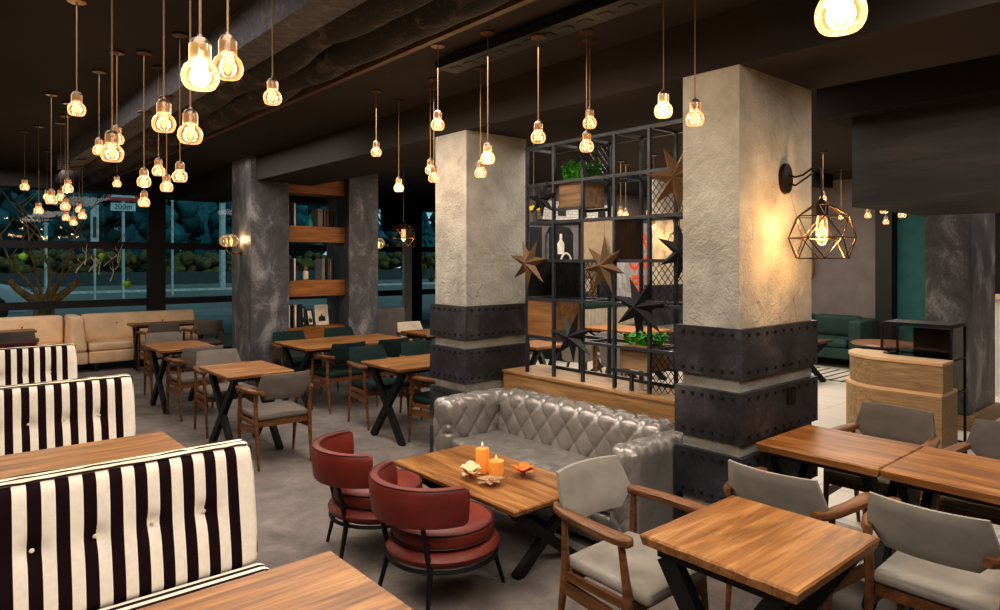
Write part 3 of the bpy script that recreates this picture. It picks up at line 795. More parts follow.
def tab_rect(name, label, x0, x1, y0, y1, H=0.75, **k):
    return make_table(name, label, 'table', x1 - x0, y1 - y0, H, ((x0 + x1) / 2, (y0 + y1) / 2, 0), **k)
tab_rect('cafe_table', 'square wooden cafe table in front of the pair of light grey armchairs', 2.04, 2.69, 0.975, 1.575, inset=0.06, th=0.04, wleg=0.075)
tab_rect('cafe_table', 'wooden cafe table with black cross legs just behind the red chairs', 2.04, 2.66, 6.06, 6.86)
tab_rect('cafe_table', 'wooden cafe table in the middle of the row towards the peach bench', 2.06, 2.70, 8.36, 9.16)
tab_rect('cafe_table', 'wooden cafe table pulled up to the peach window bench', 2.55, 3.75, 11.96, 12.33)
tab_rect('cafe_table', 'wooden cafe table with green chairs running behind the plaster column', 3.40, 4.85, 5.42, 6.14)
tab_rect('cafe_table', 'wooden cafe table with green chairs under the bookshelves', 3.39, 4.88, 7.42, 8.34)
tab_rect('cafe_table', 'wooden cafe table with a cream armchair left of the plaster column', 5.30, 6.6, 7.72, 8.40)
tab_rect('cafe_table', 'wooden table behind a taupe armchair at the left end of the window bench', 0.1, 1.3, 11.92, 12.32)
tab_rect('cafe_table', 'pale wooden table in the far dining area seen through the shelf grid', 7.72, 8.5, 5.92, 7.12, top=M['wood_shelf'])
tab_rect('cafe_table', 'small wooden table seen through the lower left of the shelf grid', 5.5, 6.05, 5.75, 6.3, top=M['wood_shelf'])
tab_rect('booth_table', 'wooden booth table in the bottom left corner', -0.35, 1.10, 1.60, 2.195, inset=0.35)
tab_rect('booth_table', 'wooden booth table between the two nearest striped benches', -0.35, 1.105, 3.84, 4.39, inset=0.35)
for i, (y0, y1, lab) in enumerate(((1.300, 1.945, 'wooden table top butting against the riveted column'), (0.652, 1.297, 'wooden table second in the row from the riveted column'), (0.0, 0.649, 'wooden table third in the row at the right edge'))):
    make_table('long_table', lab, 'table', y1 - y0, 0.64, 0.75, (3.885, (y0 + y1) / 2, 0), PI / 2, inset=0.08, th=0.045)
make_table('coffee_table', 'low wooden coffee table with black cross legs before the silver sofa', 'coffee table', 1.23, 0.64, 0.42, (2.745, 3.315, 0), PI / 2, inset=0.09, wleg=0.055)

# ------------------------------------------------------------------ striped booth benches
def make_booth():
    t = thing('booth_bench', 'x', 'bench', (0, 3.0, 0), 0, 'striped booth benches')
    xs0, xs1 = -0.75, 1.12
    btn = [0.907 - 0.2 * k for k in range(9)]
    def dim(p, n):
        h = 0.010 * (1 - abs((p.z - 0.71) / 0.26) ** 3)
        if n.y < -0.3:
            for bx in btn:
                d2 = ((p.x - bx) ** 2 + (p.z - 0.715) ** 2)
                h -= 0.036 * math.exp(-d2 / 0.0014) + 0.014 * math.exp(-d2 / 0.012)
        return h
    b = BM(); rbox(b, (xs0, -0.01, 0.44), (xs1, 0.12, 0.955), 0.045, 0.02, dim)
    for v in b.verts: v.co.y += (v.co.z - 0.955) * 0.17
    back = obj('backrest', b, M['stripe_v'], t, True, 80)
    for bx in btn:
        b = BM(); lathe(b, [(0, 0.006), (0.006, 0.005), (0.009, 0.0), (0.006, -0.004), (0, -0.004)], 10)
        yb = -0.01 + (0.715 - 0.955) * 0.17
        for v in b.verts: v.co = Vector((bx + v.co.x, yb + 0.024 - v.co.z, 0.715 + v.co.y))
        obj('button', b, M['cream'], back)
    b = BM(); rbox(b, (xs0 + 0.01, 0.012, 0.935), (xs1 - 0.012, 0.098, 0.9635), 0.012, 0.2); obj('top_strip', b, M['cream'], back, True, 60)
    rnd = random.Random(2)
    for (y, z, r, m) in ((0.008, 0.957, 0.0035, 'plum'), (0.098, 0.960, 0.0035, 'plum'), (0.045, 0.965, 0.0028, 'plum')):
        b = BM(); pts = [(xs0 + 0.03 + (xs1 - xs0 - 0.05) * k / 40, y + 0.003 * rnd.uniform(-1, 1), z + 0.003 * rnd.uniform(-1, 1)) for k in range(41)]
        tube(b, pts, r, 6); obj('piping', b, M[m], back)
    b = BM(); tube(b, [(xs1 - 0.004, 0.008 - 0.15 * 0.17 * 0, 0.95)] + [(xs1 - 0.004, 0.005 + (z - 0.955) * 0.17, z) for z in (0.9, 0.8, 0.7, 0.6, 0.5)], 0.003, 6); obj('piping', b, M['plum'], back)
    def sd(p, n): return 0.008 if n.z > 0.6 else 0.0
    b = BM(); rbox(b, (xs0, -0.62, 0.32), (xs1 + 0.015, -0.085, 0.462), 0.04, 0.05, sd); obj('seat', b, M['stripe_seat'], t, True, 80)
    b = BM(); box(b, xs0, xs1, -0.57, 0.06, 0.07, 0.318); obj('base', b, M['plum'], t, False)
    b = BM()
    for x in (xs0 + 0.06, xs1 - 0.08):
        for y in (-0.52, 0.0):
            b2 = BM(); box(b2, x, x + 0.05, y, y + 0.05, 0, 0.07); obj('foot', b2, M['black_metal'], t, False)
    b.free()
    return t
bt = make_booth(); bt['label'] = 'nearest black and white striped booth bench with buttoned back'; bt.location = (0, 3.0, 0)
dup(bt, (0.02, 5.31, 0), 0, 'second black and white striped booth bench behind a wooden table')
dup(bt, (0.03, 7.68, 0), 0, 'furthest black and white striped booth bench near the peach bench')
lb = thing('low_bench', 'burgundy bench back showing over the furthest striped bench at the left edge', 'bench', (0.2, 8.9, 0))
b = BM(); rbox(b, (-0.75, -0.06, 0.40), (0.76, 0.06, 0.89), 0.03, 0.1); obj('backrest', b, M['burgundy'], lb, True, 60)
b = BM(); rbox(b, (-0.75, -0.55, 0.26), (0.74, -0.065, 0.44), 0.03, 0.1); obj('seat', b, M['burgundy'], lb, True, 60)
b = BM(); box(b, -0.73, 0.72, -0.5, 0.0, 0.0, 0.255); obj('base', b, M['black_metal'], lb, False)

# ------------------------------------------------------------------ peach window bench
def peach(name, label, x0, x1, divider):
    t = thing(name, label, 'bench', (0, 12.34, 0), 0, 'peach window benches')
    bx = [x1 - 0.55 - 0.72 * k for k in range(int((x1 - x0) / 0.72))]
    def dim(p, n):
        h = 0
        if n.y < -0.3:
            for q in bx: h -= 0.03 * math.exp(-((p.x - q) ** 2 + (p.z - 0.72) ** 2) / 0.004)
        return h
    b = BM(); rbox(b, (x0, 0.62, 0.44), (x1, 0.82, 0.885), 0.05, 0.07, dim)
    for v in b.verts: v.co.y += (v.co.z - 0.885) * 0.2
    bk = obj('backrest', b, M['peach'], t, True, 80)
    for q in bx:
        b = BM(); lathe(b, [(0, 0.01), (0.014, 0.006), (0.014, 0), (0, 0)], 10)
        for v in b.verts: v.co = Vector((q + v.co.x, 0.61 - v.co.z, 0.72 + v.co.y))
        obj('button', b, M['wood_brown'], bk)
    b = BM(); rbox(b, (x0, 0.03, 0.33), (x1, 0.58, 0.455), 0.035, 0.12); obj('seat', b, M['peach'], t, True, 60)
    b = BM(); rbox(b, (x0, 0.02, 0.13), (x1 + (0.26 if divider else 0), 0.78, 0.325), 0.03, 0.15); obj('base', b, M['peach'], t, True, 60)
    if divider:
        b = BM(); rbox(b, (x1 + 0.005, 0.0, 0.33), (x1 + 0.25, 0.84, 0.89), 0.05, 0.08)
        for v in b.verts:
            if v.co.y < 0.3: v.co.y += (v.co.z - 0.33) * 0.16
            v.co.x += (v.co.z - 0.33) * 0.06 * (-1 if v.co.x > x1 + 0.12 else 1)
        obj('end_panel', b, M['peach'], t, True, 60)
    k = int((x1 - x0) / 0.9) + 1
    for i in range(k + 1):
        x = x0 + 0.1 + (x1 - x0 - 0.2) * i / k
        for y in (0.08, 0.7):
            b = BM(); box(b, x - 0.03, x + 0.03, y - 0.03, y + 0.03, 0, 0.14); obj('leg', b, M['black_metal'], t, False)
    return t
peach('window_bench', 'peach upholstered bench left of the divider under the window', -3.2, 1.76, True)
peach('window_bench', 'peach upholstered bench right of the divider under the window', 2.03, 3.80, False)

# ------------------------------------------------------------------ silver tufted sofa
sf = thing('tufted_sofa', 'silver leather deep-buttoned sofa between the two plaster columns', 'sofa', (0, 0, 0))
def tuft(u, v, p, q, e=0.30):
    a = u / p + v / q; c = u / p - v / q
    sa, sc_ = abs(math.sin(PI * a)), abs(math.sin(PI * c)); m = min(sa, sc_)
    return 0.55 * (1 - math.exp(-m / 0.14)) + 0.45 * (sa * sc_) ** 0.55
xf, xb, y0, y1 = 3.10, 3.85, 2.42, 4.44
def dback(p, n):
    k = max(0.0, min(1.0, -n.x + max(0, n.z)))
    return 0.026 * tuft(p.y - 2.6, p.z + p.x - 4.05, 0.19, 0.23) * k
b = BM(); rbox(b, (3.60, y0 + 0.19, 0.30), (xb, y1 - 0.19, 0.695), 0.075, 0.010, dback)
for v in b.verts:
    if v.co.x < 3.72: v.co.x += (v.co.z - 0.36) * 0.05
obj('backrest', b, M['silver'], sf, True, 180)
for s, (a0, a1) in ((1, (y0, y0 + 0.20)), (-1, (y1 - 0.20, y1))):
    def darm(p, n, s=s):
        yy = s * p.y
        k = max(0.0, min(1.0, -n.x + max(0, n.z) + max(0, s * n.y)))
        return 0.024 * tuft(p.x - yy, p.z - yy * (1 if n.z > 0.35 else 0), 0.19, 0.23) * k
    xe = xb
    b = BM(); rbox(b, (xf, a0, 0.06), (xe, a1, 0.67), 0.065, 0.010, darm); obj('armrest', b, M['silver'], sf, True, 180)
def dseat(p, n):
    k = max(0, n.z); return 0.016 * (abs(math.sin(PI * (p.y - 2.6) / 0.185)) * abs(math.sin(PI * (p.x - 3.1) / 0.185))) ** 0.35 * k
b = BM(); rbox(b, (xf + 0.02, y0 + 0.205, 0.24), (3.60, y1 - 0.205, 0.375), 0.04, 0.014, dseat); obj('seat', b, M['silver_dark'], sf, True, 180)
def dbase(p, n): return 0.02 * tuft(p.y - 2.6, p.z, 0.19, 0.2) * max(0, -n.x)
b = BM(); rbox(b, (xf + 0.035, y0 + 0.205, 0.05), (3.59, y1 - 0.205, 0.235), 0.03, 0.02, dbase); obj('base', b, M['silver_dark'], sf, True, 180)
for x in (3.16, 3.8):
    for y in (y0 + 0.06, y1 - 0.06):
        b = BM(); tube(b, [(x, y, 0), (x, y, 0.09)], 0.022, 8); obj('foot', b, M['black_metal'], sf)

# ------------------------------------------------------------------ red barrel chairs (facing +y)
def make_red():
    t = thing('barrel_chair', 'x', 'chair', (0, 0, 0), 0, 'oxblood leather barrel chairs')
    R = 0.285
    b = BM(); lathe(b, [(0, 0.235), (R - 0.03, 0.235), (R + 0.012, 0.26), (R + 0.02, 0.285), (R, 0.315), (R - 0.03, 0.322), (0, 0.322)], 40); sh = obj('seat_shell', b, M['red_leather'], t, True, 50)
    b = BM(); lathe(b, [(0, 0.325), (R - 0.045, 0.325), (R - 0.018, 0.335), (R - 0.012, 0.365), (R - 0.016, 0.39), (R - 0.03, 0.408), (R - 0.08, 0.424), (0, 0.43)], 40); cu = obj('seat_cushion', b, M['red_leather'], t, True, 50)
    b = BM()
    ring = lambda r, z, q: tube(b, [(r * math.cos(2 * PI * k / 40), r * math.sin(2 * PI * k / 40), z) for k in range(41)], q, 6, False)
    ring(R - 0.012, 0.338, 0.005); ring(R - 0.018, 0.402, 0.005); obj('piping', b, M['red_dark'], cu)
    b = BM(); tube(b, [((R + 0.004) * math.cos(2 * PI * k / 40), (R + 0.004) * math.sin(2 * PI * k / 40), 0.232) for k in range(41)], 0.011, 8, False); obj('ring_frame', b, M['black_metal'], t)
    # curved back band
    BS_ = 0.05
    b = BM(); n = 36; rows = []
    a0, a1 = math.radians(270 - 80), math.radians(270 + 80)
    for k in range(n + 1):
        a = a0 + (a1 - a0) * k / n; f = abs(2 * k / n - 1)
        zb, zt = 0.47, 0.668 - 0.004 * f
        r0 = 0.276 + 0.012 * (1 - f); cut = 0.02 if k in (0, n) else 0.0
        if k in (0, n): zb += 0.012; zt -= 0.012
        cs = []
        for (r, z) in ((r0 + 0.000, zb), (r0 + 0.045, zb + 0.004), (r0 + 0.052, zb + 0.02), (r0 + 0.062, (zb + zt) / 2), (r0 + 0.066, zt - 0.02), (r0 + 0.055, zt - 0.003), (r0 + 0.02, zt), (r0 + 0.008, zt - 0.02), (r0 - 0.004, (zb + zt) / 2), (r0 - 0.006, zb + 0.02)):
            cs.append(b.verts.new((r * math.cos(a), r * math.sin(a) - BS_, z)))
        rows.append(cs)
    m = len(rows[0])
    for p, q in zip(rows, rows[1:]):
        for i in range(m): b.faces.new((p[i], p[(i + 1) % m], q[(i + 1) % m], q[i]))
    b.faces.new(rows[0][::-1]); b.faces.new(rows[-1]); bk = obj('backrest', b, M['red_leather'], t, True, 40)
    b = BM()
    for dr, z in ((0.057, 0.664), (0.012, 0.662)):
        tube(b, [((0.276 + 0.012 * (1 - abs(2 * k / n - 1)) + dr) * math.cos(a0 + (a1 - a0) * k / n), (0.276 + 0.012 * (1 - abs(2 * k / n - 1)) + dr) * math.sin(a0 + (a1 - a0) * k / n) - BS_, z - 0.004 * abs(2 * k / n - 1)) for k in range(1, n)], 0.004, 6)
    obj('piping', b, M['red_dark'], bk)
    for a in (233, 307):
        c, s = math.cos(math.radians(a)), math.sin(math.radians(a))
        b = BM(); tube(b, [(0.345 * c, 0.345 * s, 0), (0.285 * c, 0.285 * s, 0.235), (0.293 * c, 0.293 * s - BS_, 0.50)], [0.010, 0.016, 0.012], 8); obj('leg', b, M['black_metal'], t)
    for a in (63, 117):
        c, s = math.cos(math.radians(a)), math.sin(math.radians(a))
        b = BM(); tube(b, [(0.345 * c, 0.345 * s, 0), (0.27 * c, 0.27 * s, 0.24)], [0.010, 0.016], 8); obj('leg', b, M['black_metal'], t)
    return t
rc = make_red(); rc.location = (2.12, 2.94, 0); rc.rotation_euler = (0, 0, E_ + 0.08); rc['label'] = 'red leather barrel chair at the near end of the coffee table'
dup(rc, (2.15, 3.66, 0), E_ - 0.30, 'red leather barrel chair at the far end of the coffee table')

# ------------------------------------------------------------------ coffee table setting
ZT = 0.421
c1 = thing('pillar_candle', 'tall square orange pillar candle burning on the coffee table', 'candle', (2.72, 3.34, ZT), 0.5)
b = BM(); box(b, -0.035, 0.035, -0.035, 0.035, 0, 0.155); bevel(b, 0.006, 2); obj('wax', b, M['candle'], c1)
b = BM(); tube(b, [(0, 0, 0.15), (0, 0, 0.17)], 0.002, 6); obj('wick', b, M['dark_paint'], c1)
b = BM(); lathe(b, [(0, 0.164), (0.006, 0.172), (0.005, 0.185), (0, 0.2)], 8); obj('flame', b, M['filament'], c1)
c2 = thing('votive_candle', 'short round amber candle in front of the tall candle', 'candle', (2.755, 3.245, ZT))
b = BM(); lathe(b, [(0, 0), (0.045, 0), (0.05, 0.02), (0.05, 0.09), (0.044, 0.092), (0.040, 0.085), (0, 0.083)], 20); obj('wax', b, M['candle'], c2)
b = BM(); tube(b, [(0, 0, 0.083), (0, 0, 0.1)], 0.002, 6); obj('wick', b, M['dark_paint'], c2)
b = BM(); lathe(b, [(0, 0.094), (0.006, 0.102), (0.005, 0.115), (0, 0.13)], 8); obj('flame', b, M['filament'], c2)
def blossom(name, label, loc, mat, n, L, tilt, seed):
    t = thing(name, label, 'flower', loc, seed); rnd = random.Random(seed)
    for i in range(n):
        a = 2 * PI * i / n + rnd.uniform(-.15, .15); el = math.radians(tilt + rnd.uniform(-14, 14)); l = L * rnd.uniform(0.8, 1.15); b = BM()
        ca, sa = math.cos(a), math.sin(a); rows = []
        for k in range(6):
            f = k / 5; r = l * f * math.cos(el); z = 0.02 + l * f * math.sin(el) - 0.25 * l * f * f
            w = 0.30 * l * math.sin(PI * min(1, 0.12 + 0.88 * f)) ** 0.8 + 0.001
            rows.append([b.verts.new((r * ca - s * w * sa, r * sa + s * w * ca, max(0.002, z + 0.12 * w * abs(s)))) for s in (-1, 0, 1)])
        for p, q in zip(rows, rows[1:]):
            for j in range(2): b.faces.new((p[j], p[j + 1], q[j + 1], q[j]))
        obj('petal', b, mat, t, True, 60)
    b = BM()
    for k in range(7):
        bmesh.ops.create_icosphere(b, subdivisions=1, radius=0.006, matrix=Matrix.Translation((rnd.uniform(-.012, .012), rnd.uniform(-.012, .012), 0.03 + rnd.uniform(0, .008))))
    bmesh.ops.create_icosphere(b, subdivisions=1, radius=0.016, matrix=Matrix.Translation((0, 0, 0.016)))
    obj('centre', b, M['petal_o'], t)
    return t
blossom('silk_flower', 'ivory silk flower left of the candles on the coffee table', (2.60, 3.31, ZT), M['petal_w'], 10, 0.115, 40, 1)
blossom('silk_flower', 'amber silk flower right of the candles on the coffee table', (2.872, 3.12, ZT), M['petal_o'], 10, 0.11, 34, 2)
blossom('gilt_sprig', 'gilt leaf sprig lying in front of the candles', (2.61, 3.12, ZT), M['silver_leaf'], 7, 0.10, 14, 3)

# ------------------------------------------------------------------ steel shelf grid between the columns
gd = thing('shelf_grid', 'black steel cube grid divider standing on the low wall between the plaster columns', 'room divider', (0, 0, 0))
GX = (3.95, 4.27); GY = [4.24, 3.92, 3.60, 3.28, 2.96, 2.64, 2.43]; GZL = [0.832, 1.13, 1.45, 1.77, 2.09, 2.41, 2.73]
w = 0.024
for x in GX:
    for y in GY:
        b = BM(); bar(b, (x, y, 0.82), (x, y, 2.742), w, w); obj('post', b, M['grid_metal'], gd, False)
    for z in GZL[1:] + ([0.832] if x == GX[1] else []):
        b = BM(); bar(b, (x - 0.001, GY[0] + 0.012, z), (x - 0.001, GY[-1] - 0.012, z), w, w); obj('rail', b, M['grid_metal'], gd, False)
for y in GY[:-1]:
    for z in GZL[1:]:
        b = BM(); bar(b, (GX[0], y, z - 0.001), (GX[1], y, z - 0.001), w * 0.9, w * 0.9); obj('cross_bar', b, M['grid_metal'], gd, False)
def panel(name, mat, face, i, k, gap=0.004, th=0.012, depth=None):
    """solid sheet in a cell: face 'f' front, 'r' rear, 's' the side plane at GY[i]"""
    b = BM(); z0, z1 = GZL[k] + 0.012, GZL[k + 1] - 0.012
    if face in 'fr':
        x = GX[0] if face == 'f' else GX[1]
        box(b, x - th / 2, x + th / 2, GY[i + 1] + 0.012, GY[i] - 0.012, z0, z1)
    else: box(b, GX[0] + 0.012, GX[1] - 0.012, GY[i] - th / 2, GY[i] + th / 2, z0, z1)
    return obj(name, b, mat, gd, False)
def mesh_panel(face, i, k, pitch=0.042):
    b = BM(); z0, z1 = GZL[k] + 0.012, GZL[k + 1] - 0.012
    if face in 'fr': c0, c1 = GY[i + 1] + 0.012, GY[i] - 0.012
    else: c0, c1 = GX[0] + 0.012, GX[1] - 0.012
    X = {'f': GX[0], 'r': GX[1]}.get(face)
    def pt(c, z): return (X, c, z) if face in 'fr' else (c, GY[i], z)
    W, H = c1 - c0, z1 - z0; s = pitch * 1.2
    def clip(c, z, dc, dz):
        t0, t1 = -1e9, 1e9
        for p, d, lo, hi in ((c, dc, 0, W), (z, dz, 0, H)):
            a, e = (lo - p) / d, (hi - p) / d
            if a > e: a, e = e, a
            t0, t1 = max(t0, a), min(t1, e)
        return (t0, t1) if t1 - t0 > 1e-3 else None
    k2 = -30
    while k2 < 30:
        for sg in (1, -1):
            r = clip(k2 * s, 0, 0.8, sg * 1.0)
            if r:
                (a, e) = r
                bar(b, pt(c0 + k2 * s + a * 0.8, z0 + sg * a), pt(c0 + k2 * s + e * 0.8, z0 + sg * e), 0.004, 0.004, (1, 0, 0) if face in 'fr' else (0, 1, 0))
        k2 += 1
    return obj('wire_mesh', b, M['black_metal'], gd, False)
panel('wood_panel', M['wood_box'], 'f', 0, 1); panel('wood_panel', M['wood_box'], 's', 1, 1); panel('wood_panel', M['wood_box'], 'r', 0, 1)
panel('black_panel', M['dark_paint'], 'r', 0, 2); panel('black_panel', M['dark_paint'], 's', 0, 2)
mesh_panel('s', 1, 2, 0.03); mesh_panel('r', 1, 2)
panel('linen_panel', M['canvas'], 'f', 2, 3); panel('brown_panel', M['wood_brown'], 's', 3, 3)
mesh_panel('f', 4, 4); mesh_panel('f', 4, 2); mesh_panel('f', 5, 2); mesh_panel('f', 4, 0); mesh_panel('f', 5, 0); mesh_panel('s', 2, 5); mesh_panel('r', 1, 5); mesh_panel('f', 5, 3)
for x in GX:   # lower trough support
    b = BM(); bar(b, (x, GY[3], 0.955), (x, GY[4], 0.955), w, w); obj('rail', b, M['grid_metal'], gd, False)
b = BM(); bar(b, (3.95, 3.12, 0.82), (3.95, 3.12, 0.95), w, w); obj('post', b, M['grid_metal'], gd, False)
for x in GX:
    b = BM(); bar(b, (x, GY[1], 2.19), (x, GY[2], 2.19), w, w); obj('rail', b, M['grid_metal'], gd, False)

def planter(label, x0, x1, y0, y1, z0, z1, hleaf, seed, spread=0.02):
    t = thing('planter_box', label, 'planter', ((x0 + x1) / 2, (y0 + y1) / 2, z0)); X, Y, H = (x1 - x0) / 2, (y1 - y0) / 2, z1 - z0
    b = BM(); box(b, -X, X, -Y, Y, 0, H); bx = obj('box', b, M['wood_crate'], t, False)
    b = BM(); box(b, -X - 0.008, X + 0.008, -Y - 0.006, Y + 0.006, H, H + 0.012); obj('rim', b, M['wood_box'], t, False)
    rnd = random.Random(seed); b = BM()
    for i in range(950):
        px, py = rnd.uniform(-X - spread, X + spread), rnd.uniform(-Y + 0.01, Y - 0.01)
        h = hleaf * (0.55 + 0.45 * noise.noise(Vector((py * 14, px * 14, seed)))) * rnd.uniform(0.25, 1.0) ** 0.7 + 0.012
        c = Vector((px, py, H + h)); a = rnd.uniform(0, 2 * PI); s = rnd.uniform(0.012, 0.024)
        d = Vector((math.cos(a), math.sin(a), rnd.uniform(-.3, .6))) * s; q = Vector((-math.sin(a), math.cos(a), rnd.uniform(-.3, .3))) * s * 0.6
        v = [b.verts.new(c - d), b.verts.new(c + q), b.verts.new(c + d), b.verts.new(c - q)]; b.faces.new(v)
        if i % 4 == 0: tube(b, [(px * 0.9, py * 0.9, H + 0.01), tuple(c)], 0.0025, 4, False)
    o = obj('foliage', b, M['leaf'], t, False)
    return t
planter('wooden planter of green herbs in the lower right of the shelf grid', 3.98, 4.24, 2.988, 3.252, 0.968, 1.135, 0.13, 5, -0.012)
planter('wooden planter with green foliage high in the left of the shelf grid', 3.98, 4.24, 3.628, 3.892, 2.203, 2.415, 0.22, 9, -0.012)

def star(label, y, z, r, mat, rot=0.0, x=3.925, group=None, cl=None):
    t = thing('hanging_star', label, 'star', (x, y, z), 0, group)
    n = 7; b = BM(); c = b.verts.new((-0.05 * r / 0.2, 0, 0)); cb = b.verts.new((0.012, 0, 0)); tips = []; ins = []
    for k in range(n):
        a = rot + 2 * PI * k / n; rr = r * (0.88 + 0.12 * ((k * 5 + 3) % 4) / 3.0)
        tips.append(b.verts.new((-0.008, rr * math.cos(a), rr * math.sin(a))))
        a += PI / n; ins.append(b.verts.new((-0.004, 0.36 * r * math.cos(a), 0.36 * r * math.sin(a))))
    for k in range(n):
        for cc, fl in ((c, 1), (cb, 0)):
            b.faces.new((cc, tips[k], ins[k])); b.faces.new((cc, ins[k - 1], tips[k]))
    obj('star_body', b, mat, t, False)
    b = BM(); zt = z + cl if cl else min([q for q in GZL if q > z + 0.06] + [2.74]); tube(b, [(0.002, 0, 0), (0.002, 0, zt - z)], 0.0015, 4); obj('cord', b, M['cord'], t)
    return t
KS, BS = 'kraft paper stars on the shelf grid', 'black paper stars on the shelf grid'
star('large kraft star overlapping the left plaster column edge', 4.19, 1.752, 0.245, M['kraft'], 0.28, group=KS)
star('kraft star hanging in the middle of the shelf grid', 3.36, 1.735, 0.235, M['kraft'], 0.05 + PI / 2, group=KS)
star('large kraft star at the upper right of the shelf grid', 2.70, 2.34, 0.28, M['kraft'], 0.16, group=KS)
star('black star high at the left of the shelf grid beside the yellow lamp', 4.03, 2.28, 0.19, M['black_card'], 0.2, group=BS)
star('black star above the herb planter', 3.03, 1.44, 0.26, M['black_card'], 0.30, group=BS)
star('black star at the lower left of the shelf grid below the wooden panel', 3.69, 1.17, 0.24, M['black_card'], 0.12, group=BS)
star('black star half hidden by the right plaster column', 2.66, 1.83, 0.23, M['black_card'], 0.45, group=BS, cl=0.08)
star('small black star before the high planter foliage', 3.58, 2.60, 0.14, M['black_card'], 0.2, group=BS)

# ------------------------------------------------------------------ bookshelves between the clad columns
for z, lab in ((2.99, 'thick oak shelf just under the ceiling between the clad columns'), (2.28, 'thick oak shelf holding the turquoise ornament'), (1.485, 'thick oak shelf above the framed photographs'), (0.80, 'lowest thick oak shelf with the framed photographs')):
    t = thing('wall_shelf', lab, 'shelf', (4.43, 9.32, z), 0, 'oak box shelves')
    b = BM(); box(b, -0.465, 0.465, 0, 0.40, -0.235, 0); bevel(b, 0.003, 1); obj('board', b, M['wood_shelf'], t, False)
    b = BM(); box(b, -0.467, -0.44, 0.02, 0.38, -0.2, -0.03); box(b, 0.44, 0.467, 0.02, 0.38, -0.2, -0.03); obj('bracket', b, M['black_metal'], t, False)
def book(x, z, w, h, mat, label, tilt=0.0):
    t = thing('book', label, 'book', (x, 9.40, z), 0, 'books on the oak shelves')
    b = BM(); box(b, -w / 2, w / 2, 0, 0.012, 0, h); box(b, -w / 2, -w / 2 + 0.004, 0, 0.2, 0, h); box(b, w / 2 - 0.004, w / 2, 0, 0.2, 0, h); obj('cover', b, mat, t, False)
    b = BM(); box(b, -w / 2 + 0.005, w / 2 - 0.005, 0.013, 0.195, 0.005, h - 0.006); obj('pages', b, M['book_white'], t, False)
U, V_, L_ = 2.2815, 1.4865, 0.8015
for x, z, w_, h, m, lab in (
    (4.035, U, 0.035, 0.33, 'book_white', 'white spined book at the left end of the upper shelf'), (4.085, U, 0.055, 0.32, 'book_black', 'black spined book between two white ones on the upper shelf'), (4.135, U, 0.035, 0.33, 'book_white', 'white spined book right of the black one on the upper shelf'),
    (4.53, U, 0.09, 0.27, 'book_grey', 'wide grey book right of the turquoise ornament'), (4.607, U, 0.04, 0.27, 'book_brown', 'brown book beside the wide grey one on the upper shelf'), (4.653, U, 0.04, 0.27, 'book_brown', 'second brown book from the right end of the upper shelf'), (4.73, U, 0.09, 0.25, 'book_black', 'black book at the right end of the upper shelf'),
    (4.035, V_, 0.035, 0.32, 'book_white', 'white spined book at the left end of the middle shelf'), (4.085, V_, 0.055, 0.31, 'book_black', 'black spined book between two white ones on the middle shelf'), (4.135, V_, 0.035, 0.32, 'book_white', 'white spined book right of the black one on the middle shelf'),
    (4.58, V_, 0.06, 0.32, 'book_grey', 'grey book right of the small figure on the middle shelf'), (4.63, V_, 0.03, 0.32, 'book_black', 'thin black book next to the grey one on the middle shelf'), (4.665, V_, 0.03, 0.32, 'book_brown', 'thin brown book on the middle shelf'), (4.70, V_, 0.03, 0.32, 'book_grey', 'thin grey book right of the brown one on the middle shelf'), (4.74, V_, 0.04, 0.31, 'book_black', 'black book at the right end of the middle shelf'),
    (4.05, L_, 0.032, 0.33, 'book_white', 'white spined book at the left end of the lowest shelf'), (4.10, L_, 0.03, 0.32, 'book_black', 'thin black book between white spines on the lowest shelf'), (4.145, L_, 0.035, 0.33, 'book_white', 'white spined book beside the black album on the lowest shelf'), (4.21, L_, 0.075, 0.33, 'book_black', 'thick black album on the lowest shelf')):
    book(x, z, w_, h, M[m], lab)
t = thing('ornament', 'turquoise cone ornament on the upper shelf', 'ornament', (4.42, 9.5, U)); b = BM(); lathe(b, [(0, 0), (0.05, 0), (0.052, 0.01), (0.012, 0.17), (0, 0.18)], 16); obj('cone', b, M['turquoise'], t); b = BM(); lathe(b, [(0, 0.175), (0.01, 0.185), (0, 0.195)], 8); obj('tip', b, M['turquoise'], t)
def frame_(x, z, w, h, mat, label, tilt=-0.18, rz=0.0, dark=True):
    t = thing('photo_frame', label, 'picture frame', (x, 9.47, z), rz); 
    def tp(b):
        for v in b.verts:
            y, zz = v.co.y, v.co.z; v.co.y = y * math.cos(tilt) - zz * math.sin(tilt); v.co.z = y * math.sin(tilt) + zz * math.cos(tilt)
        lo = min(v.co.z for v in b.verts); return b
    k = 0.022
    b = BM(); box(b, -w / 2, w / 2, -0.008, 0.008, 0.003, k); box(b, -w / 2, w / 2, -0.008, 0.008, h - k, h); box(b, -w / 2, -w / 2 + k, -0.008, 0.008, k, h - k); box(b, w / 2 - k, w / 2, -0.008, 0.008, k, h - k)
    obj('frame', tp(b), mat, t, False)
    b = BM(); box(b, -w / 2 + k, w / 2 - k, -0.003, 0.004, k, h - k); ph = obj('picture', tp(b), M['photo_paper'], t, False)
    b = BM(); prism(b, [(-w * 0.26, h * 0.2), (w * 0.26, h * 0.2), (w * 0.24, h * 0.42), (w * 0.08, h * 0.44), (0, h * 0.58), (-w * 0.08, h * 0.44), (-w * 0.24, h * 0.42)], -0.006, -0.003, lambda a, z_, d: (a, d, z_)); obj('print', tp(b), M['dark_paint'], ph, False)
    b = BM(); bar(b, (0, 0.012 + 0.18 * h * 0.6, h * 0.6), (0, 0.15, 0.0), 0.03, 0.006); obj('strut', b, M['dark_paint'], t, False)
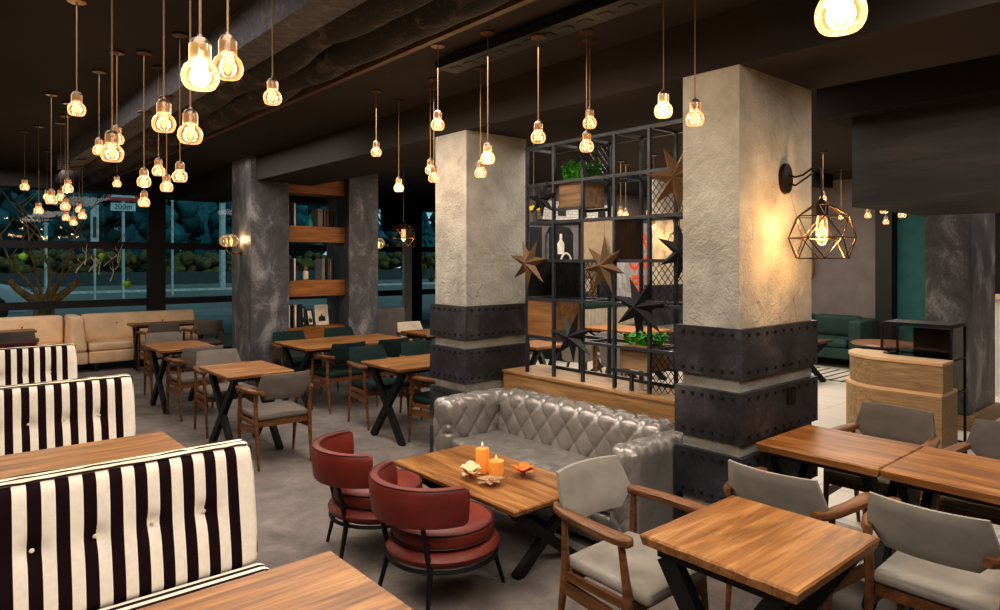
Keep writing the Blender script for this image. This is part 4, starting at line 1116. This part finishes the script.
frame_(4.60, L_, 0.21, 0.31, M['book_white'], 'cream framed photograph with a dark silhouette on the lowest shelf')
frame_(4.42, L_, 0.12, 0.25, M['book_black'], 'small dark framed photograph left of the cream frame', -0.22, 0.25)
frame_(4.30, L_ , 0.06, 0.29, M['book_black'], 'narrow black frame leaning beside the thick album', -0.15, -0.2)
t = thing('figurine', 'small cream and gold bird figurine on the middle shelf', 'figurine', (4.33, 9.46, V_))
b = BM(); rbox(b, (-0.04, -0.03, 0), (0.04, 0.03, 0.14), 0.028, 0.03); obj('body', b, M['photo_paper'], t, True, 60)
b = BM(); lathe(b, [(0, 0.14), (0.03, 0.15), (0.035, 0.18), (0.02, 0.205), (0, 0.21)], 12); obj('head', b, M['wood_box'], t)
b = BM(); tube(b, [(-0.03, 0, 0.18), (-0.06, 0, 0.185), (-0.075, 0, 0.175)], [0.012, 0.007, 0.002], 8); obj('beak', b, M['book_black'], t)

# ------------------------------------------------------------------ lamps
def lamp_parts(hot):
    t = thing('pendant_bulb', 'x', 'pendant lamp', (0, 0, 0), 0, 'glass bulb pendants')
    b = BM(); lathe(b, [(0, 0.012), (0.046, 0.010), (0.048, 0.004), (0.046, 0), (0, 0)], 20); cn = obj('canopy', b, M['copper'], t)
    b = BM(); tube(b, [(0, 0, 0), (0, 0, -1)], 0.0035, 6); cd = obj('cord', b, M['cord'], t)
    b = BM(); lathe(b, [(0, 0.016), (0.006, 0.014), (0.008, 0.003), (0.0165, 0.004), (0.023, -0.004), (0.025, -0.014), (0.0255, -0.046), (0.022, -0.052), (0, -0.052)], 16); so = obj('socket', b, M['socket'], t)
    b = BM(); lathe(b, [(0.0265, -0.012), (0.0265, -0.052), (0.028, -0.058), (0.038, -0.067), (0.0435, -0.080), (0.045, -0.093), (0.043, -0.107), (0.037, -0.119), (0.031, -0.124), (0, -0.125)], 22); bu = obj('bulb', b, M['bulb_hot' if hot else 'bulb'], t)
    b = BM(); lathe(b, [(0, -0.052), (0.006, -0.055), (0.012, -0.072), (0.0135, -0.088), (0.010, -0.103), (0, -0.114)], 12); fi = obj('filament', b, M['filament_hot' if hot else 'filament'], t)
    return t, dict(canopy=cn, cord=cd, socket=so, bulb=bu, filament=fi)
protos = {}
def pendant(x, y, zb, label, hot=False, zc=ZC, power=2.2):
    """zb: height of the bulb's centre"""
    ztop = zb + 0.092
    if hot not in protos:
        t, parts = lamp_parts(hot); protos[hot] = (t, parts)
    else:
        src, sp = protos[hot]; t = src.copy(); C.objects.link(t); parts = {}
        for k in sp:
            c = sp[k].copy(); C.objects.link(c); c.parent = t; parts[k] = c
    t.location = (x, y, ztop); t['label'] = label
    drop = zc - ztop
    parts['canopy'].location = (0, 0, drop - 0.0125); parts['cord'].location = (0, 0, drop); parts['cord'].scale = (1, 1, drop - 0.005)
    if power:
        l = D.lights.new('bulb_light', 'POINT'); l.energy = power * (3.0 if hot else 1.0); l.color = (1.0, 0.72, 0.42); l.shadow_soft_size = 0.03
        lo = D.objects.new('bulb_light', l); C.objects.link(lo); lo.parent = t; lo.location = (0, 0, -0.09)
P_ = [
 (0.54, 1.80, 2.24, 'largest glowing bulb pendant at upper left, brightest of the pair', True),
 (0.70, 2.07, 2.35, 'large clear bulb pendant just right of the brightest bulb at upper left', False),
 (0.65, 4.32, 2.60, 'short-dropped bulb pendant high at upper left, alone under the bare ceiling', False),
 (0.61, 3.21, 2.22, 'middle-sized bulb pendant furthest left, on a cord running out of the picture', False),
 (0.74, 2.93, 2.32, 'middle-sized bulb pendant left of and below the brightest bulb', False),
 (0.78, 2.72, 2.25, 'middle-sized bulb pendant directly below the brightest bulb', False),
 (1.16, 5.09, 2.31, 'bulb pendant left of the group of four above the window post', False),
 (1.33, 5.41, 2.43, 'bulb pendant highest of the group of four above the window post', False),
 (1.24, 4.54, 2.30, 'bulb pendant right of the group of four above the window post', False),
 (1.37, 5.35, 2.31, 'bulb pendant lowest of the group of four above the window post', False),
 (1.37, 6.01, 2.24, 'small bulb pendant hanging just left of the window post', False),
 (1.02, 5.82, 2.60, 'small short-dropped bulb pendant left of the low middle-sized bulb', False),
 (1.02, 5.21, 2.60, 'small bulb pendant peeping from behind the low middle-sized bulb', False),
 (1.67, 8.53, 2.63, 'tiny bulb pendant over the road sign', False),
 (0.87, 9.04, 2.58, 'tiny bulb pendant furthest left before the window', False),
 (0.85, 6.89, 2.29, 'larger bulb in the window cluster, second row from its left', False),
 (0.95, 8.61, 2.30, 'bulb lowest at the left of the window cluster', False),
 (1.25, 10.50, 2.60, 'tiny bulb half hidden in the left of the window cluster', False),
 (1.10, 8.25, 2.42, 'small bulb in the middle of the window cluster', False),
 (1.01, 7.17, 2.42, 'bulb highest in the window cluster', False),
 (1.08, 7.82, 2.30, 'bulb straight under the highest one of the window cluster', False),
 (1.37, 9.85, 2.30, 'small bulb lowest in the middle column of the window cluster', False),
 (1.54, 10.05, 2.42, 'small bulb highest at the right of the window cluster', False),
 (1.46, 9.32, 2.30, 'bulb furthest right in the window cluster', False),
 (1.50, 10.2, 2.26, 'tiny bulb lowest at the right of the window cluster', False),
 (2.90, 4.97, 2.68, 'small bulb pendant above the bookshelves, left of the bright one', False),
 (3.24, 5.16, 2.42, 'bright bulb pendant over the cage lantern by the bookshelves', True),
 (3.20, 4.61, 2.52, 'small bulb pendant, upper of two left of the left plaster column', False),
 (3.06, 4.36, 2.42, 'small bulb pendant, lower of two left of the left plaster column', False),
 (2.60, 3.66, 2.67, 'short-dropped bulb pendant above the left plaster column', False),
 (2.69, 3.25, 2.41, 'bright bulb pendant in front of the left plaster column', True),
 (3.15, 3.89, 2.42, 'small bulb pendant left of the bright one on the left plaster column', False),
 (2.81, 2.92, 2.51, 'bulb pendant in front of the top left of the shelf grid', False),
 (3.28, 2.93, 2.66, 'smaller higher bulb pendant above the planter in the shelf grid', False),
 (3.14, 2.83, 2.48, 'lower bulb pendant before the high planter in the shelf grid', False),
 (2.78, 2.00, 2.51, 'bright bulb pendant left of the right plaster column', True),
 (2.90, 1.90, 2.47, 'clear bulb pendant in front of the right plaster column', False),
 (1.30, 0.54, 2.23, 'huge bright bulb pendant cut by the top edge of the picture', True),
 (8.95, 3.94, 2.58, 'small bulb pendant just above the cage lamp on the right column', False),
 (10.87, 4.51, 2.45, 'small bulb pendant seen behind the cage lamp on the right column', False),
 (10.06, 3.81, 2.40, 'tiny bulb left of four below the hanging wooden box', False),
 (8.77, 3.14, 2.37, 'tiny bulb upper middle of four below the hanging wooden box', False),
 (11.19, 3.98, 2.36, 'tiny bulb lowest of four below the hanging wooden box', False),
 (8.94, 3.00, 2.32, 'tiny bulb right of four below the hanging wooden box', False),
 (7.6, 6.2, 2.45, 'tiny bulb left of three seen through the upper shelf grid', False),
 (7.9, 6.35, 2.45, 'tiny bulb middle of three seen through the upper shelf grid', False),
 (8.0, 6.0, 2.47, 'tiny bulb right of three seen through the upper shelf grid', False),
 (7.5, 5.55, 2.22, 'tiny low bulb beside the red letters through the shelf grid', False),
]
pendant(1.335, 3.30, 2.585, 'single bulb pendant hanging in front of the lagged duct', False)
for x, y, z, lab, hot in P_:
    zc = ZC
    if 2.7 < x < 2.95 and y < 3.0: zc = 3.118
    elif 3.44 < x < 4.42: zc = 2.875
    elif 1.34 < x < 1.60 and y < 10.6: zc = 2.978
    pendant(x, y, z, lab, hot, zc)

def cage(root, R, zc):
    """wire polyhedron hung at zc (its waist)"""
    b = BM(); n = 6; H = R * 0.62
    r0 = [(0.22 * R * math.cos(2 * PI * k / n), 0.22 * R * math.sin(2 * PI * k / n), zc + 1.10 * R) for k in range(n)]
    r1 = [(0.84 * R * math.cos(2 * PI * (k + .5) / n), 0.84 * R * math.sin(2 * PI * (k + .5) / n), zc + 0.70 * R) for k in range(n)]
    r2 = [(R * math.cos(2 * PI * k / n), R * math.sin(2 * PI * k / n), zc) for k in range(n)]
    r3 = [(0.84 * R * math.cos(2 * PI * (k + .5) / n), 0.84 * R * math.sin(2 * PI * (k + .5) / n), zc - 0.66 * R) for k in range(n)]
    E = []
    for k in range(n):
        k2 = (k + 1) % n
        E += [(r0[k], r0[k2]), (r1[k], r1[k2]), (r2[k], r2[k2]), (r3[k], r3[k2]), (r0[k], r1[k]), (r0[k2], r1[k]), (r1[k], r2[k]), (r1[k], r2[k2]), (r2[k], r3[k]), (r2[k2], r3[k])]
    for p, q in E: tube(b, [p, q], 0.0034 * R / 0.175, 5)
    cg = obj('cage', b, M['brass'], root, True)
    b = BM(); lathe(b, [(0, zc + 1.3 * R), (0.06 * R, zc + 1.28 * R), (0.10 * R, zc + 1.2 * R), (0.24 * R, zc + 1.09 * R), (0.2 * R, zc + 1.06 * R), (0.18 * R, zc + 0.75 * R), (0, zc + 0.75 * R)], 14); obj('lamp_holder', b, M['iron'], root)
    b = BM(); lathe(b, [(0.13 * R, zc + 0.75 * R), (0.16 * R, zc + 0.65 * R), (0.19 * R, zc + 0.3 * R), (0.19 * R, zc - 0.05 * R), (0.12 * R, zc - 0.2 * R), (0, zc - 0.25 * R)], 14); bu = obj('bulb', b, M['bulb'], root)
    b = BM(); lathe(b, [(0, zc + 0.6 * R), (0.05 * R, zc + 0.58 * R), (0.08 * R, zc + 0.2 * R), (0.05 * R, zc - 0.08 * R), (0, zc - 0.1 * R)], 10); obj('filament', b, M['filament'], bu)
def plight(loc, e, col=(1, 0.66, 0.32), r=0.04):
    l = D.lights.new('lamp_light', 'POINT'); l.energy = e; l.color = col; l.shadow_soft_size = r
    o = D.objects.new('lamp_light', l); C.objects.link(o); o.location = loc; return o
s1 = thing('cage_sconce', 'brass wire cage lamp bracketed on the right plaster column', 'wall lamp', (4.0, 2.0, 2.27))
b = BM(); lathe(b, [(0, 0), (0.062, 0), (0.066, 0.01), (0.062, 0.03), (0.03, 0.036), (0, 0.036)], 20)
for v in b.verts: v.co = Vector((v.co.x, -v.co.z, v.co.y * 1.45))
obj('wall_plate', b, M['iron'], s1)
for dz in (0.02, -0.03):
    b = BM(); tube(b, [(0.0, -0.03, dz), (-0.01, -0.08, dz - 0.016), (-0.04, -0.14, dz * 0.6 - 0.004), (-0.08, -0.21, dz * 0.6 + 0.024), (-0.105, -0.26, 0.035), (-0.118, -0.28, 0.01), (-0.12, -0.285, -0.05), (-0.12, -0.285, -0.15)], 0.006, 8); obj('arm', b, M['iron'], s1)
c0 = D.objects.new('lantern', None); C.objects.link(c0); c0.parent = s1; c0.location = (-0.12, -0.285, -0.37)
cage(c0, 0.175, 0.0)
plight((3.88, 1.72, 1.93), 24, (1, 0.60, 0.24))
s2 = thing('cage_sconce', 'wire cage lamp on the far plaster column seen through the grid', 'wall lamp', (9.35, 6.5, 2.45))
b = BM(); lathe(b, [(0, 0), (0.062, 0), (0.066, 0.01), (0.062, 0.03), (0, 0.036)], 20)
for v in b.verts: v.co = Vector((v.co.x, -v.co.z, v.co.y * 1.45))
obj('wall_plate', b, M['iron'], s2)
b = BM(); tube(b, [(0.0, -0.03, 0.0), (-0.15, -0.12, 0.05), (-0.25, -0.25, 0.05), (-0.27, -0.27, -0.02), (-0.27, -0.27, -0.15)], 0.008, 8); obj('arm', b, M['iron'], s2)
c0 = D.objects.new('lantern', None); C.objects.link(c0); c0.parent = s2; c0.location = (-0.27, -0.27, -0.39)
cage(c0, 0.185, 0.0)
plight((9.08, 6.2, 2.1), 34, (1, 0.62, 0.26))
s3 = thing('cage_pendant', 'brass wire cage lantern hanging between the bookshelves and the left plaster column', 'pendant lamp', (5.1, 8.0, 2.09))
b = BM(); tube(b, [(0, 0, 0.21), (0, 0, 1.105)], 0.006, 6); obj('cord', b, M['cord'], s3)
cage(s3, 0.175, 0.0)
plight((5.1, 8.0, 2.08), 4)
def globe(label, loc, sgn):
    t = thing('globe_sconce', label, 'wall lamp', loc)
    b = BM(); lathe(b, [(0, 0), (0.05, 0), (0.05, 0.015), (0, 0.03)], 16)
    for v in b.verts: v.co = Vector((sgn * v.co.z, v.co.x, v.co.y))
    obj('wall_plate', b, M['copper'], t)
    for dy in (-0.10, 0.10):
        b = BM(); tube(b, [(sgn * 0.02, 0, 0), (sgn * 0.08, dy * 0.3, -0.03), (sgn * 0.15, dy * 0.8, -0.02), (sgn * 0.17, dy, 0.03), (sgn * 0.17, dy, 0.07)], 0.008, 8); obj('arm', b, M['copper'], t)
        b = BM(); lathe(b, [(0.02, 0.065), (0.05, 0.075), (0.085, 0.11), (0.095, 0.15), (0.085, 0.195), (0.05, 0.228), (0, 0.24)], 20)
        for v in b.verts: v.co += Vector((sgn * 0.17, dy, 0))
        gl = obj('globe', b, M['globe'], t)
        b = BM(); lathe(b, [(0, 0.07), (0.014, 0.09), (0.022, 0.14), (0.012, 0.175), (0, 0.19)], 12)
        for v in b.verts: v.co += Vector((sgn * 0.17, dy, 0))
        obj('filament', b, M['filament'], gl)
    plight((loc[0] + sgn * 0.06, loc[1], loc[2] + 0.17), 3)
globe('twin glass globe wall lamp on the clad column left of the bookshelves', (3.42, 9.57, 1.90), -1)
globe('twin glass globe wall lamp half hidden on the clad column right of the bookshelves', (5.40, 9.57, 1.90), 1)
yl = thing('enamel_pendant', 'small yellow enamel lampshade behind the shelf grid beside the black star', 'pendant lamp', (4.46, 4.70, 2.262))
b = BM(); lathe(b, [(0.012, 0.04), (0.045, 0.028), (0.078, 0.0), (0.072, 0.0), (0.042, 0.02), (0.012, 0.03)], 18); obj('lamp_shade', b, M['yellow'], yl)
b = BM(); tube(b, [(0, 0, 0.02), (0, 0, ZC - 2.262)], 0.004, 6); obj('cord', b, M['cord'], yl)

# ------------------------------------------------------------------ right hand room
ct = thing('reception_counter', 'pale wooden curved counter with a raised front ledge', 'counter', (0, 0, 0))
def path_offset(pts, d):
    out = []
    for i, p in enumerate(pts):
        a = Vector(pts[max(i - 1, 0)]); c = Vector(pts[min(i + 1, len(pts) - 1)]); t = (c - a).normalized(); n = Vector((t.y, -t.x)); out.append((p[0] + n.x * d, p[1] + n.y * d))
    return out
front = [(6.50, 1.88), (6.50, 2.35)] + [(6.95 - 0.45 * math.cos(a), 2.35 + 0.45 * math.sin(a)) for a in [PI / 2 * k / 10 for k in range(1, 11)]] + [(7.04, 2.80)]
def ribbon(pts, d0, d1, z0, z1, mat, name):
    A, B = path_offset(pts, d0), path_offset(pts, d1); b = BM(); rows = []
    for p, q in zip(A, B): rows.append([b.verts.new((p[0], p[1], z0)), b.verts.new((q[0], q[1], z0)), b.verts.new((q[0], q[1], z1)), b.verts.new((p[0], p[1], z1))])
    for r, s in zip(rows, rows[1:]):
        for i in range(4): b.faces.new((r[i], r[(i + 1) % 4], s[(i + 1) % 4], s[i]))
    b.faces.new(rows[0][::-1]); b.faces.new(rows[-1]); return obj(name, b, mat, ct, False)
ribbon(front, 0.0, 0.42, 0.0, 0.62, M['wood_counter'], 'lower_front')
ribbon(front, 0.0, 0.42, 0.62, 0.645, M['wood_counter_top'], 'worktop')
ribbon(front[:], 0.03, 0.30, 0.645, 0.88, M['wood_counter'], 'raised_front')
ribbon(front[:], 0.02, 0.31, 0.88, 0.905, M['wood_counter_top'], 'ledge')
cb = thing('display_case', 'black metal framed display case with smoked sides behind the counter', 'display case', (7.27, 2.26, 0))
X, Y, H = 0.20, 0.29, 1.165
for x in (-X, X):
    for y in (-Y, Y):
        b = BM(); bar(b, (x, y, 0), (x, y, H), 0.02, 0.02); obj('post', b, M['black_metal'], cb, False)
for z in (0.06, 0.55, 0.86, H):
    b = BM()
    for s in (-1, 1):
        bar(b, (-X, s * Y, z), (X, s * Y, z), 0.018, 0.018); bar(b, (s * X, -Y, z), (s * X, Y, z), 0.018, 0.018)
    obj('rail', b, M['black_metal'], cb, False)
b = BM(); box(b, -X, X, -Y, Y, H + 0.009, H + 0.02); obj('top', b, M['black_metal'], cb, False)
b = BM(); box(b, -X, X, -Y, Y, 0.55, 0.565); obj('shelf', b, M['black_metal'], cb, False)
for x0, x1, y0, y1 in ((-X, -X + 0.004, -Y, Y), (-X, X, -Y, -Y + 0.004)):
    b = BM(); box(b, x0, x1, y0, y1, 0.56, H); obj('smoked_side', b, M['smoke_glass'], cb, False)
b = BM(); box(b, -X + 0.006, -X + 0.010, -Y + 0.01, 0.02, 0.58, H - 0.02); obj('dark_pane', b, M['smoke_dark'], cb, False)
tt = thing('round_table', 'round brown table beyond the counter', 'table', (9.15, 3.25, 0))
b = BM(); lathe(b, [(0, 0.72), (0.38, 0.72), (0.40, 0.735), (0.38, 0.75), (0, 0.75)], 32); obj('tabletop', b, M['wood_chair'], tt)
b = BM(); lathe(b, [(0, 0), (0.24, 0), (0.24, 0.015), (0.03, 0.03), (0.03, 0.72), (0, 0.72)], 20); obj('pedestal', b, M['black_metal'], tt)
def make_sofa(name, label, loc, rz, L, mat):
    t = thing(name, label, 'sofa', loc, rz)     # faces +y, back along -y
    b = BM(); rbox(b, (-L / 2, -0.42, 0.16), (L / 2, 0.40, 0.34), 0.03, 0.2); obj('base', b, mat, t, True, 60)
    n = 2
    for i in range(n):
        w = (L - 0.44) / n; x = -L / 2 + 0.22 + w * i
        b = BM(); rbox(b, (x + 0.005, -0.2, 0.345), (x + w - 0.005, 0.41, 0.47), 0.045, 0.1, lambda p, nn: 0.012 if nn.z > .7 else 0); obj('seat_cushion', b, mat, t, True, 60)
        b = BM(); rbox(b, (x + 0.005, -0.34, 0.475), (x + w - 0.005, -0.14, 0.84), 0.08, 0.1, lambda p, nn: 0.02 if nn.y > .6 else 0); obj('back_cushion', b, mat, t, True, 60)
    b = BM(); rbox(b, (-L / 2, -0.43, 0.345), (L / 2, -0.345, 0.80), 0.035, 0.15); obj('backrest', b, mat, t, True, 60)
    for s in (-1, 1):
        b = BM(); rbox(b, (s * (L / 2 - 0.1) - 0.1, -0.34, 0.345), (s * (L / 2 - 0.1) + 0.1, 0.42, 0.80), 0.04, 0.12); obj('armrest', b, mat, t, True, 60)
        for y in (-0.34, 0.32):
            b = BM(); tube(b, [(s * (L / 2 - 0.1), y, 0), (s * (L / 2 - 0.12), y, 0.165)], [0.015, 0.024], 8); obj('foot', b, M['wood_shelf'], t)
    return t
make_sofa('sofa', 'dark teal two-seat sofa against the grey wall', (11.80, 5.42, 0), W_, 2.0, M['teal_fabric'])
rg = thing('rug', 'black and white striped rug before the teal sofa', 'rug', (10.75, 5.0, 0.0)); b = BM(); box(b, -0.55, 0.55, -1.0, 1.0, 0.001, 0.012); obj('pile', b, M['rug_stripe'], rg, False)
b = BM(); box(b, -0.55, -0.53, -1.0, 1.0, 0.012, 0.014); box(b, 0.53, 0.55, -1.0, 1.0, 0.012, 0.014); obj('hem', b, M['book_black'], rg, False)
make_table('side_table', 'small dark wooden table before the teal sofa', 'table', 0.7, 0.7, 0.62, (9.75, 4.65, 0), top=M['wood_brown'])
mr = thing('round_mirror', 'round wooden wall disc showing at the edge of the right plaster column', 'wall disc', (12.26, 6.06, 1.66))
b = BM(); lathe(b, [(0.42, -0.03), (0.50, -0.03), (0.50, 0.03), (0.42, 0.03), (0.42, -0.03)], 48)
for v in b.verts: v.co = Vector((v.co.z, v.co.x, v.co.y))
obj('frame', b, M['wood_box'], mr)
b = BM(); lathe(b, [(0, -0.005), (0.42, -0.005), (0.42, 0.005), (0, 0.005)], 48)
for v in b.verts: v.co = Vector((v.co.z, v.co.x, v.co.y))
obj('disc', b, M['wood_brown'], mr)
bc = thing('bar_counter', 'white bar counter with a wooden top beyond the mottled column', 'counter', (11.0, 1.75, 0))
b = BM(); box(b, -0.35, 0.35, -1.25, 1.0, 0, 1.27); obj('body', b, M['white_paint'], bc, False)
b = BM()
for k in range(14): box(b, -0.358, -0.35, -1.22 + 0.16 * k, -1.08 + 0.16 * k, 0.06, 1.22)
obj('front_panel', b, M['white_paint'], bc, False)
b = BM(); box(b, -0.40, 0.38, -1.28, 1.03, 1.27, 1.31); obj('worktop', b, M['wood_counter_top'], bc, False)

# ------------------------------------------------------------------ far dining area behind the grid
bb = thing('far_bench', 'bench with pleated pale grey back and teal rail seen through the shelf grid', 'bench', (9.9, 8.75, 0))
def pleat(p, n): return 0.012 * math.cos(2 * PI * p.x / 0.10) if n.y < -0.4 else 0
b = BM(); rbox(b, (-1.35, -0.10, 0.46), (1.35, 0.06, 0.86), 0.04, 0.025, pleat); obj('backrest', b, M['white_fabric'], bb, True, 80)
b = BM(); rbox(b, (-1.38, -0.12, 0.865), (1.38, 0.10, 0.97), 0.03, 0.2); obj('back_rail', b, M['teal_fabric'], bb, True, 60)
b = BM(); rbox(b, (-1.35, -0.65, 0.30), (1.35, -0.11, 0.455), 0.04, 0.2); obj('seat', b, M['grey_fabric_dark'], bb, True, 60)
b = BM(); box(b, -1.33, 1.33, -0.6, 0.05, 0.0, 0.295); obj('base', b, M['dark_paint'], bb, False)
cbd = thing('chalkboard', 'black chalkboard with a white bottle drawing on the far wall', 'chalkboard', (9.5, 9.26, 2.08))
b = BM(); prism(b, [(-0.34, -0.36), (0.36, -0.36), (0.36, 0.22), (0.26, 0.34), (0.0, 0.38), (-0.26, 0.34), (-0.34, 0.22)], -0.02, 0.03, lambda a, z, d: (a, d, z)); bd = obj('board', b, M['dark_paint'], cbd, False)
b = BM(); box(b, -0.36, -0.34, -0.025, 0.03, -0.36, 0.22); box(b, 0.36, 0.38, -0.025, 0.03, -0.36, 0.22); box(b, -0.36, 0.38, -0.025, 0.03, -0.385, -0.36); obj('frame', b, M['book_grey'], cbd, False)
b = BM(); prism(b, [(-0.09, -0.18), (0.09, -0.18), (0.10, 0.02), (0.035, 0.10), (0.035, 0.22), (-0.035, 0.22), (-0.035, 0.10), (-0.10, 0.02)], -0.026, -0.021, lambda a, z, d: (a, d, z)); obj('bottle_drawing', b, M['book_white'], bd, False)
b = BM(); tube(b, [(0.25 * math.cos(a) * 0.6 + 0.14, -0.025, -0.36 + 0.2 * math.sin(a)) for a in [PI * k / 10 for k in range(11)]], 0.022, 6); obj('chalk_curl', b, M['book_white'], bd)
cbl = thing('wall_screen', 'black screen with a pale left edge beside the chalkboard', 'screen', (8.72, 9.27, 2.05))
b = BM(); box(b, -0.18, 0.28, -0.02, 0.025, -0.4, 0.36); obj('screen', b, M['dark_paint'], cbl, False)
b = BM(); box(b, -0.22, -0.185, -0.03, 0.025, -0.4, 0.36); obj('edge_strip', b, M['white_paint'], cbl, False)
br = thing('brick_shelf', 'white brick ledge with square black openings high on the far wall', 'brick ledge', (10.0, 9.22, 2.56))
b = BM(); box(b, -1.1, 1.0, -0.06, 0.06, 0, 0.36); bk = obj('brickwork', b, M['brick'], br, False)
for x in (-0.55, 0.05, 0.62):
    b = BM(); box(b, x - 0.11, x + 0.11, -0.068, -0.061, 0.08, 0.27); obj('opening', b, M['dark_paint'], bk, False)
mp = thing('menu_sign', 'white marble panel with red sign letters on the far wall', 'sign', (11.72, 9.27, 1.55))
b = BM(); box(b, -0.52, 0.55, -0.02, 0.025, -1.05, 1.05); p = obj('panel', b, M['marble'], mp, False)
for s, x, z in (('ER', 0.27, 0.66), ('OX', 0.24, 0.18), ('EE', 0.20, -0.28)):
    text('lettering', s, 0.46, M['red_letter'], p, (x, -0.03, z), (PI / 2, 0, 0), 0.008)
dp = thing('grey_panel', 'dark grey upright panel left of the marble sign', 'panel', (10.85, 9.27, 0.6))
b = BM(); box(b, -0.2, 0.3, -0.02, 0.025, -0.6, 1.25); obj('panel', b, M['slate'], dp, False)
b = BM(); box(b, -0.22, -0.2, -0.025, 0.025, -0.6, 1.25); obj('edge', b, M['black_metal'], dp, False)
ls = thing('ladder_shelf', 'leaning wooden ladder shelf with white cups in the far dining area', 'ladder shelf', (10.1, 9.0, 0.0))
for s in (-1, 1):
    b = BM(); bar(b, (s * 0.28, 0.15 * 0, 0.0), (s * 0.12, 0.18, 1.9), 0.05, 0.04); obj('rail', b, M['wood_shelf'], ls, False)
for z in (1.15, 1.45):
    b = BM(); box(b, -0.26 + z * 0.05, 0.26 - z * 0.05, 0.03, 0.2, z, z + 0.02); obj('tread', b, M['wood_shelf'], ls, False)
for i in range(3):
    t = thing('cup', ('white cup lowest of the stack on the ladder shelf', 'white cup in the middle of the stack on the ladder shelf', 'white cup topmost of the stack on the ladder shelf')[i], 'cup', (10.12, 9.11, 1.171 + 0.081 * i), 0, 'white cups on the ladder shelf')
    b = BM(); lathe(b, [(0, 0.002), (0.05, 0.002), (0.07, 0.08), (0.062, 0.08), (0.045, 0.012), (0, 0.012)], 16); obj('bowl', b, M['white_paint'], t)
    b = BM(); tube(b, [(0.062, 0, 0.065), (0.09, 0, 0.06), (0.09, 0, 0.03), (0.056, 0, 0.025)], 0.006, 6); obj('handle', b, M['white_paint'], t)
bp = thing('banquette', 'brown upholstered banquette right of the bookshelves', 'bench', (6.2, 9.75, 0))
b = BM(); rbox(b, (-0.5, 0.0, 0.42), (0.05, 0.14, 0.98), 0.03, 0.15); obj('backrest', b, M['brown_fabric'], bp, True, 60)
b = BM(); rbox(b, (-0.5, 0.145, 0.25), (0.05, 0.65, 0.44), 0.04, 0.15); obj('seat', b, M['brown_fabric'], bp, True, 60)
b = BM(); box(b, -0.48, 0.03, 0.02, 0.6, 0, 0.25); obj('base', b, M['dark_paint'], bp, False)

# ------------------------------------------------------------------ light, sky, camera
wld = D.worlds.new('dusk'); bpy.context.scene.world = wld; wld.use_nodes = True
nt = wld.node_tree; bg = nt.nodes['Background']
tc = nt.nodes.new('ShaderNodeTexCoord'); sp = nt.nodes.new('ShaderNodeSeparateXYZ'); rp = nt.nodes.new('ShaderNodeValToRGB')
nt.links.new(tc.outputs['Generated'], sp.inputs[0]); nt.links.new(sp.outputs['Z'], rp.inputs['Fac']); nt.links.new(rp.outputs['Color'], bg.inputs['Color'])
rp.color_ramp.elements[0].position = 0.0; rp.color_ramp.elements[0].color = lin((150, 186, 190)); rp.color_ramp.elements[1].position = 0.5; rp.color_ramp.elements[1].color = lin((60, 110, 126))
bg.inputs['Strength'].default_value = 1.35

su = D.lights.new('dusk_sun', 'SUN'); su.energy = 1.8; su.color = (0.78, 0.92, 1.0); su.angle = 1.0
so = D.objects.new('dusk_sun', su); C.objects.link(so); so.location = (0, 0, 30); so.rotation_euler = (math.radians(52), 0, math.radians(12))
def area(loc, rot, sx, sy, e, col=(1.0, 0.92, 0.83), spread=PI):  # added fill lamp to brighten the room, has no fixture
    l = D.lights.new('fill_light', 'AREA'); l.shape = 'RECTANGLE'; l.size = sx; l.size_y = sy; l.energy = e; l.color = col; l.spread = spread
    o = D.objects.new('fill_light', l); C.objects.link(o); o.location = loc; o.rotation_euler = rot; return o
LIGHTS = [
 ((0.2, 1.0, 3.15), 1.8, 2.4, 80), ((2.6, 0.1, 3.1), 1.2, 1.6, 60),
 ((0.4, 5.2, 3.17), 1.6, 4.0, 50), ((2.62, 4.2, 3.05), 0.7, 3.4, 60), ((2.8, 8.0, 3.17), 0.9, 3.0, 45), ((0.0, 11.7, 3.17), 3.6, 1.2, 60),
 ((4.9, 0.9, 2.86), 0.7, 2.2, 16), ((5.0, 3.7, 3.17), 0.8, 1.8, 55), ((9.2, 4.2, 3.17), 3.0, 1.4, 90), ((7.5, 6.8, 3.17), 2.4, 2.4, 90), ((10.4, 7.9, 3.17), 2.6, 1.6, 60), ((9.9, 1.0, 3.17), 1.8, 2.0, 45),
]
for loc, sx, sy, e in LIGHTS: area(loc, (0, 0, 0), sx, sy, e)

cam = D.cameras.new('camera'); co = D.objects.new('camera', cam); C.objects.link(co)
co.location = (0, 0, 1.77); co.rotation_euler = (PI / 2, 0, math.radians(49.345 - 90))
cam.sensor_width = 36; cam.sensor_fit = 'HORIZONTAL'; cam.lens = 36 * 674.8 / 1000; cam.shift_y = -44.1 / 1000; cam.clip_end = 300
sc = bpy.context.scene; sc.camera = co
sc.view_settings.view_transform = 'Standard'; sc.view_settings.look = 'Medium High Contrast'; sc.view_settings.exposure = 0.0
sc.cycles.use_denoising = True
sc.cycles.max_bounces = 8; sc.cycles.transparent_max_bounces = 16
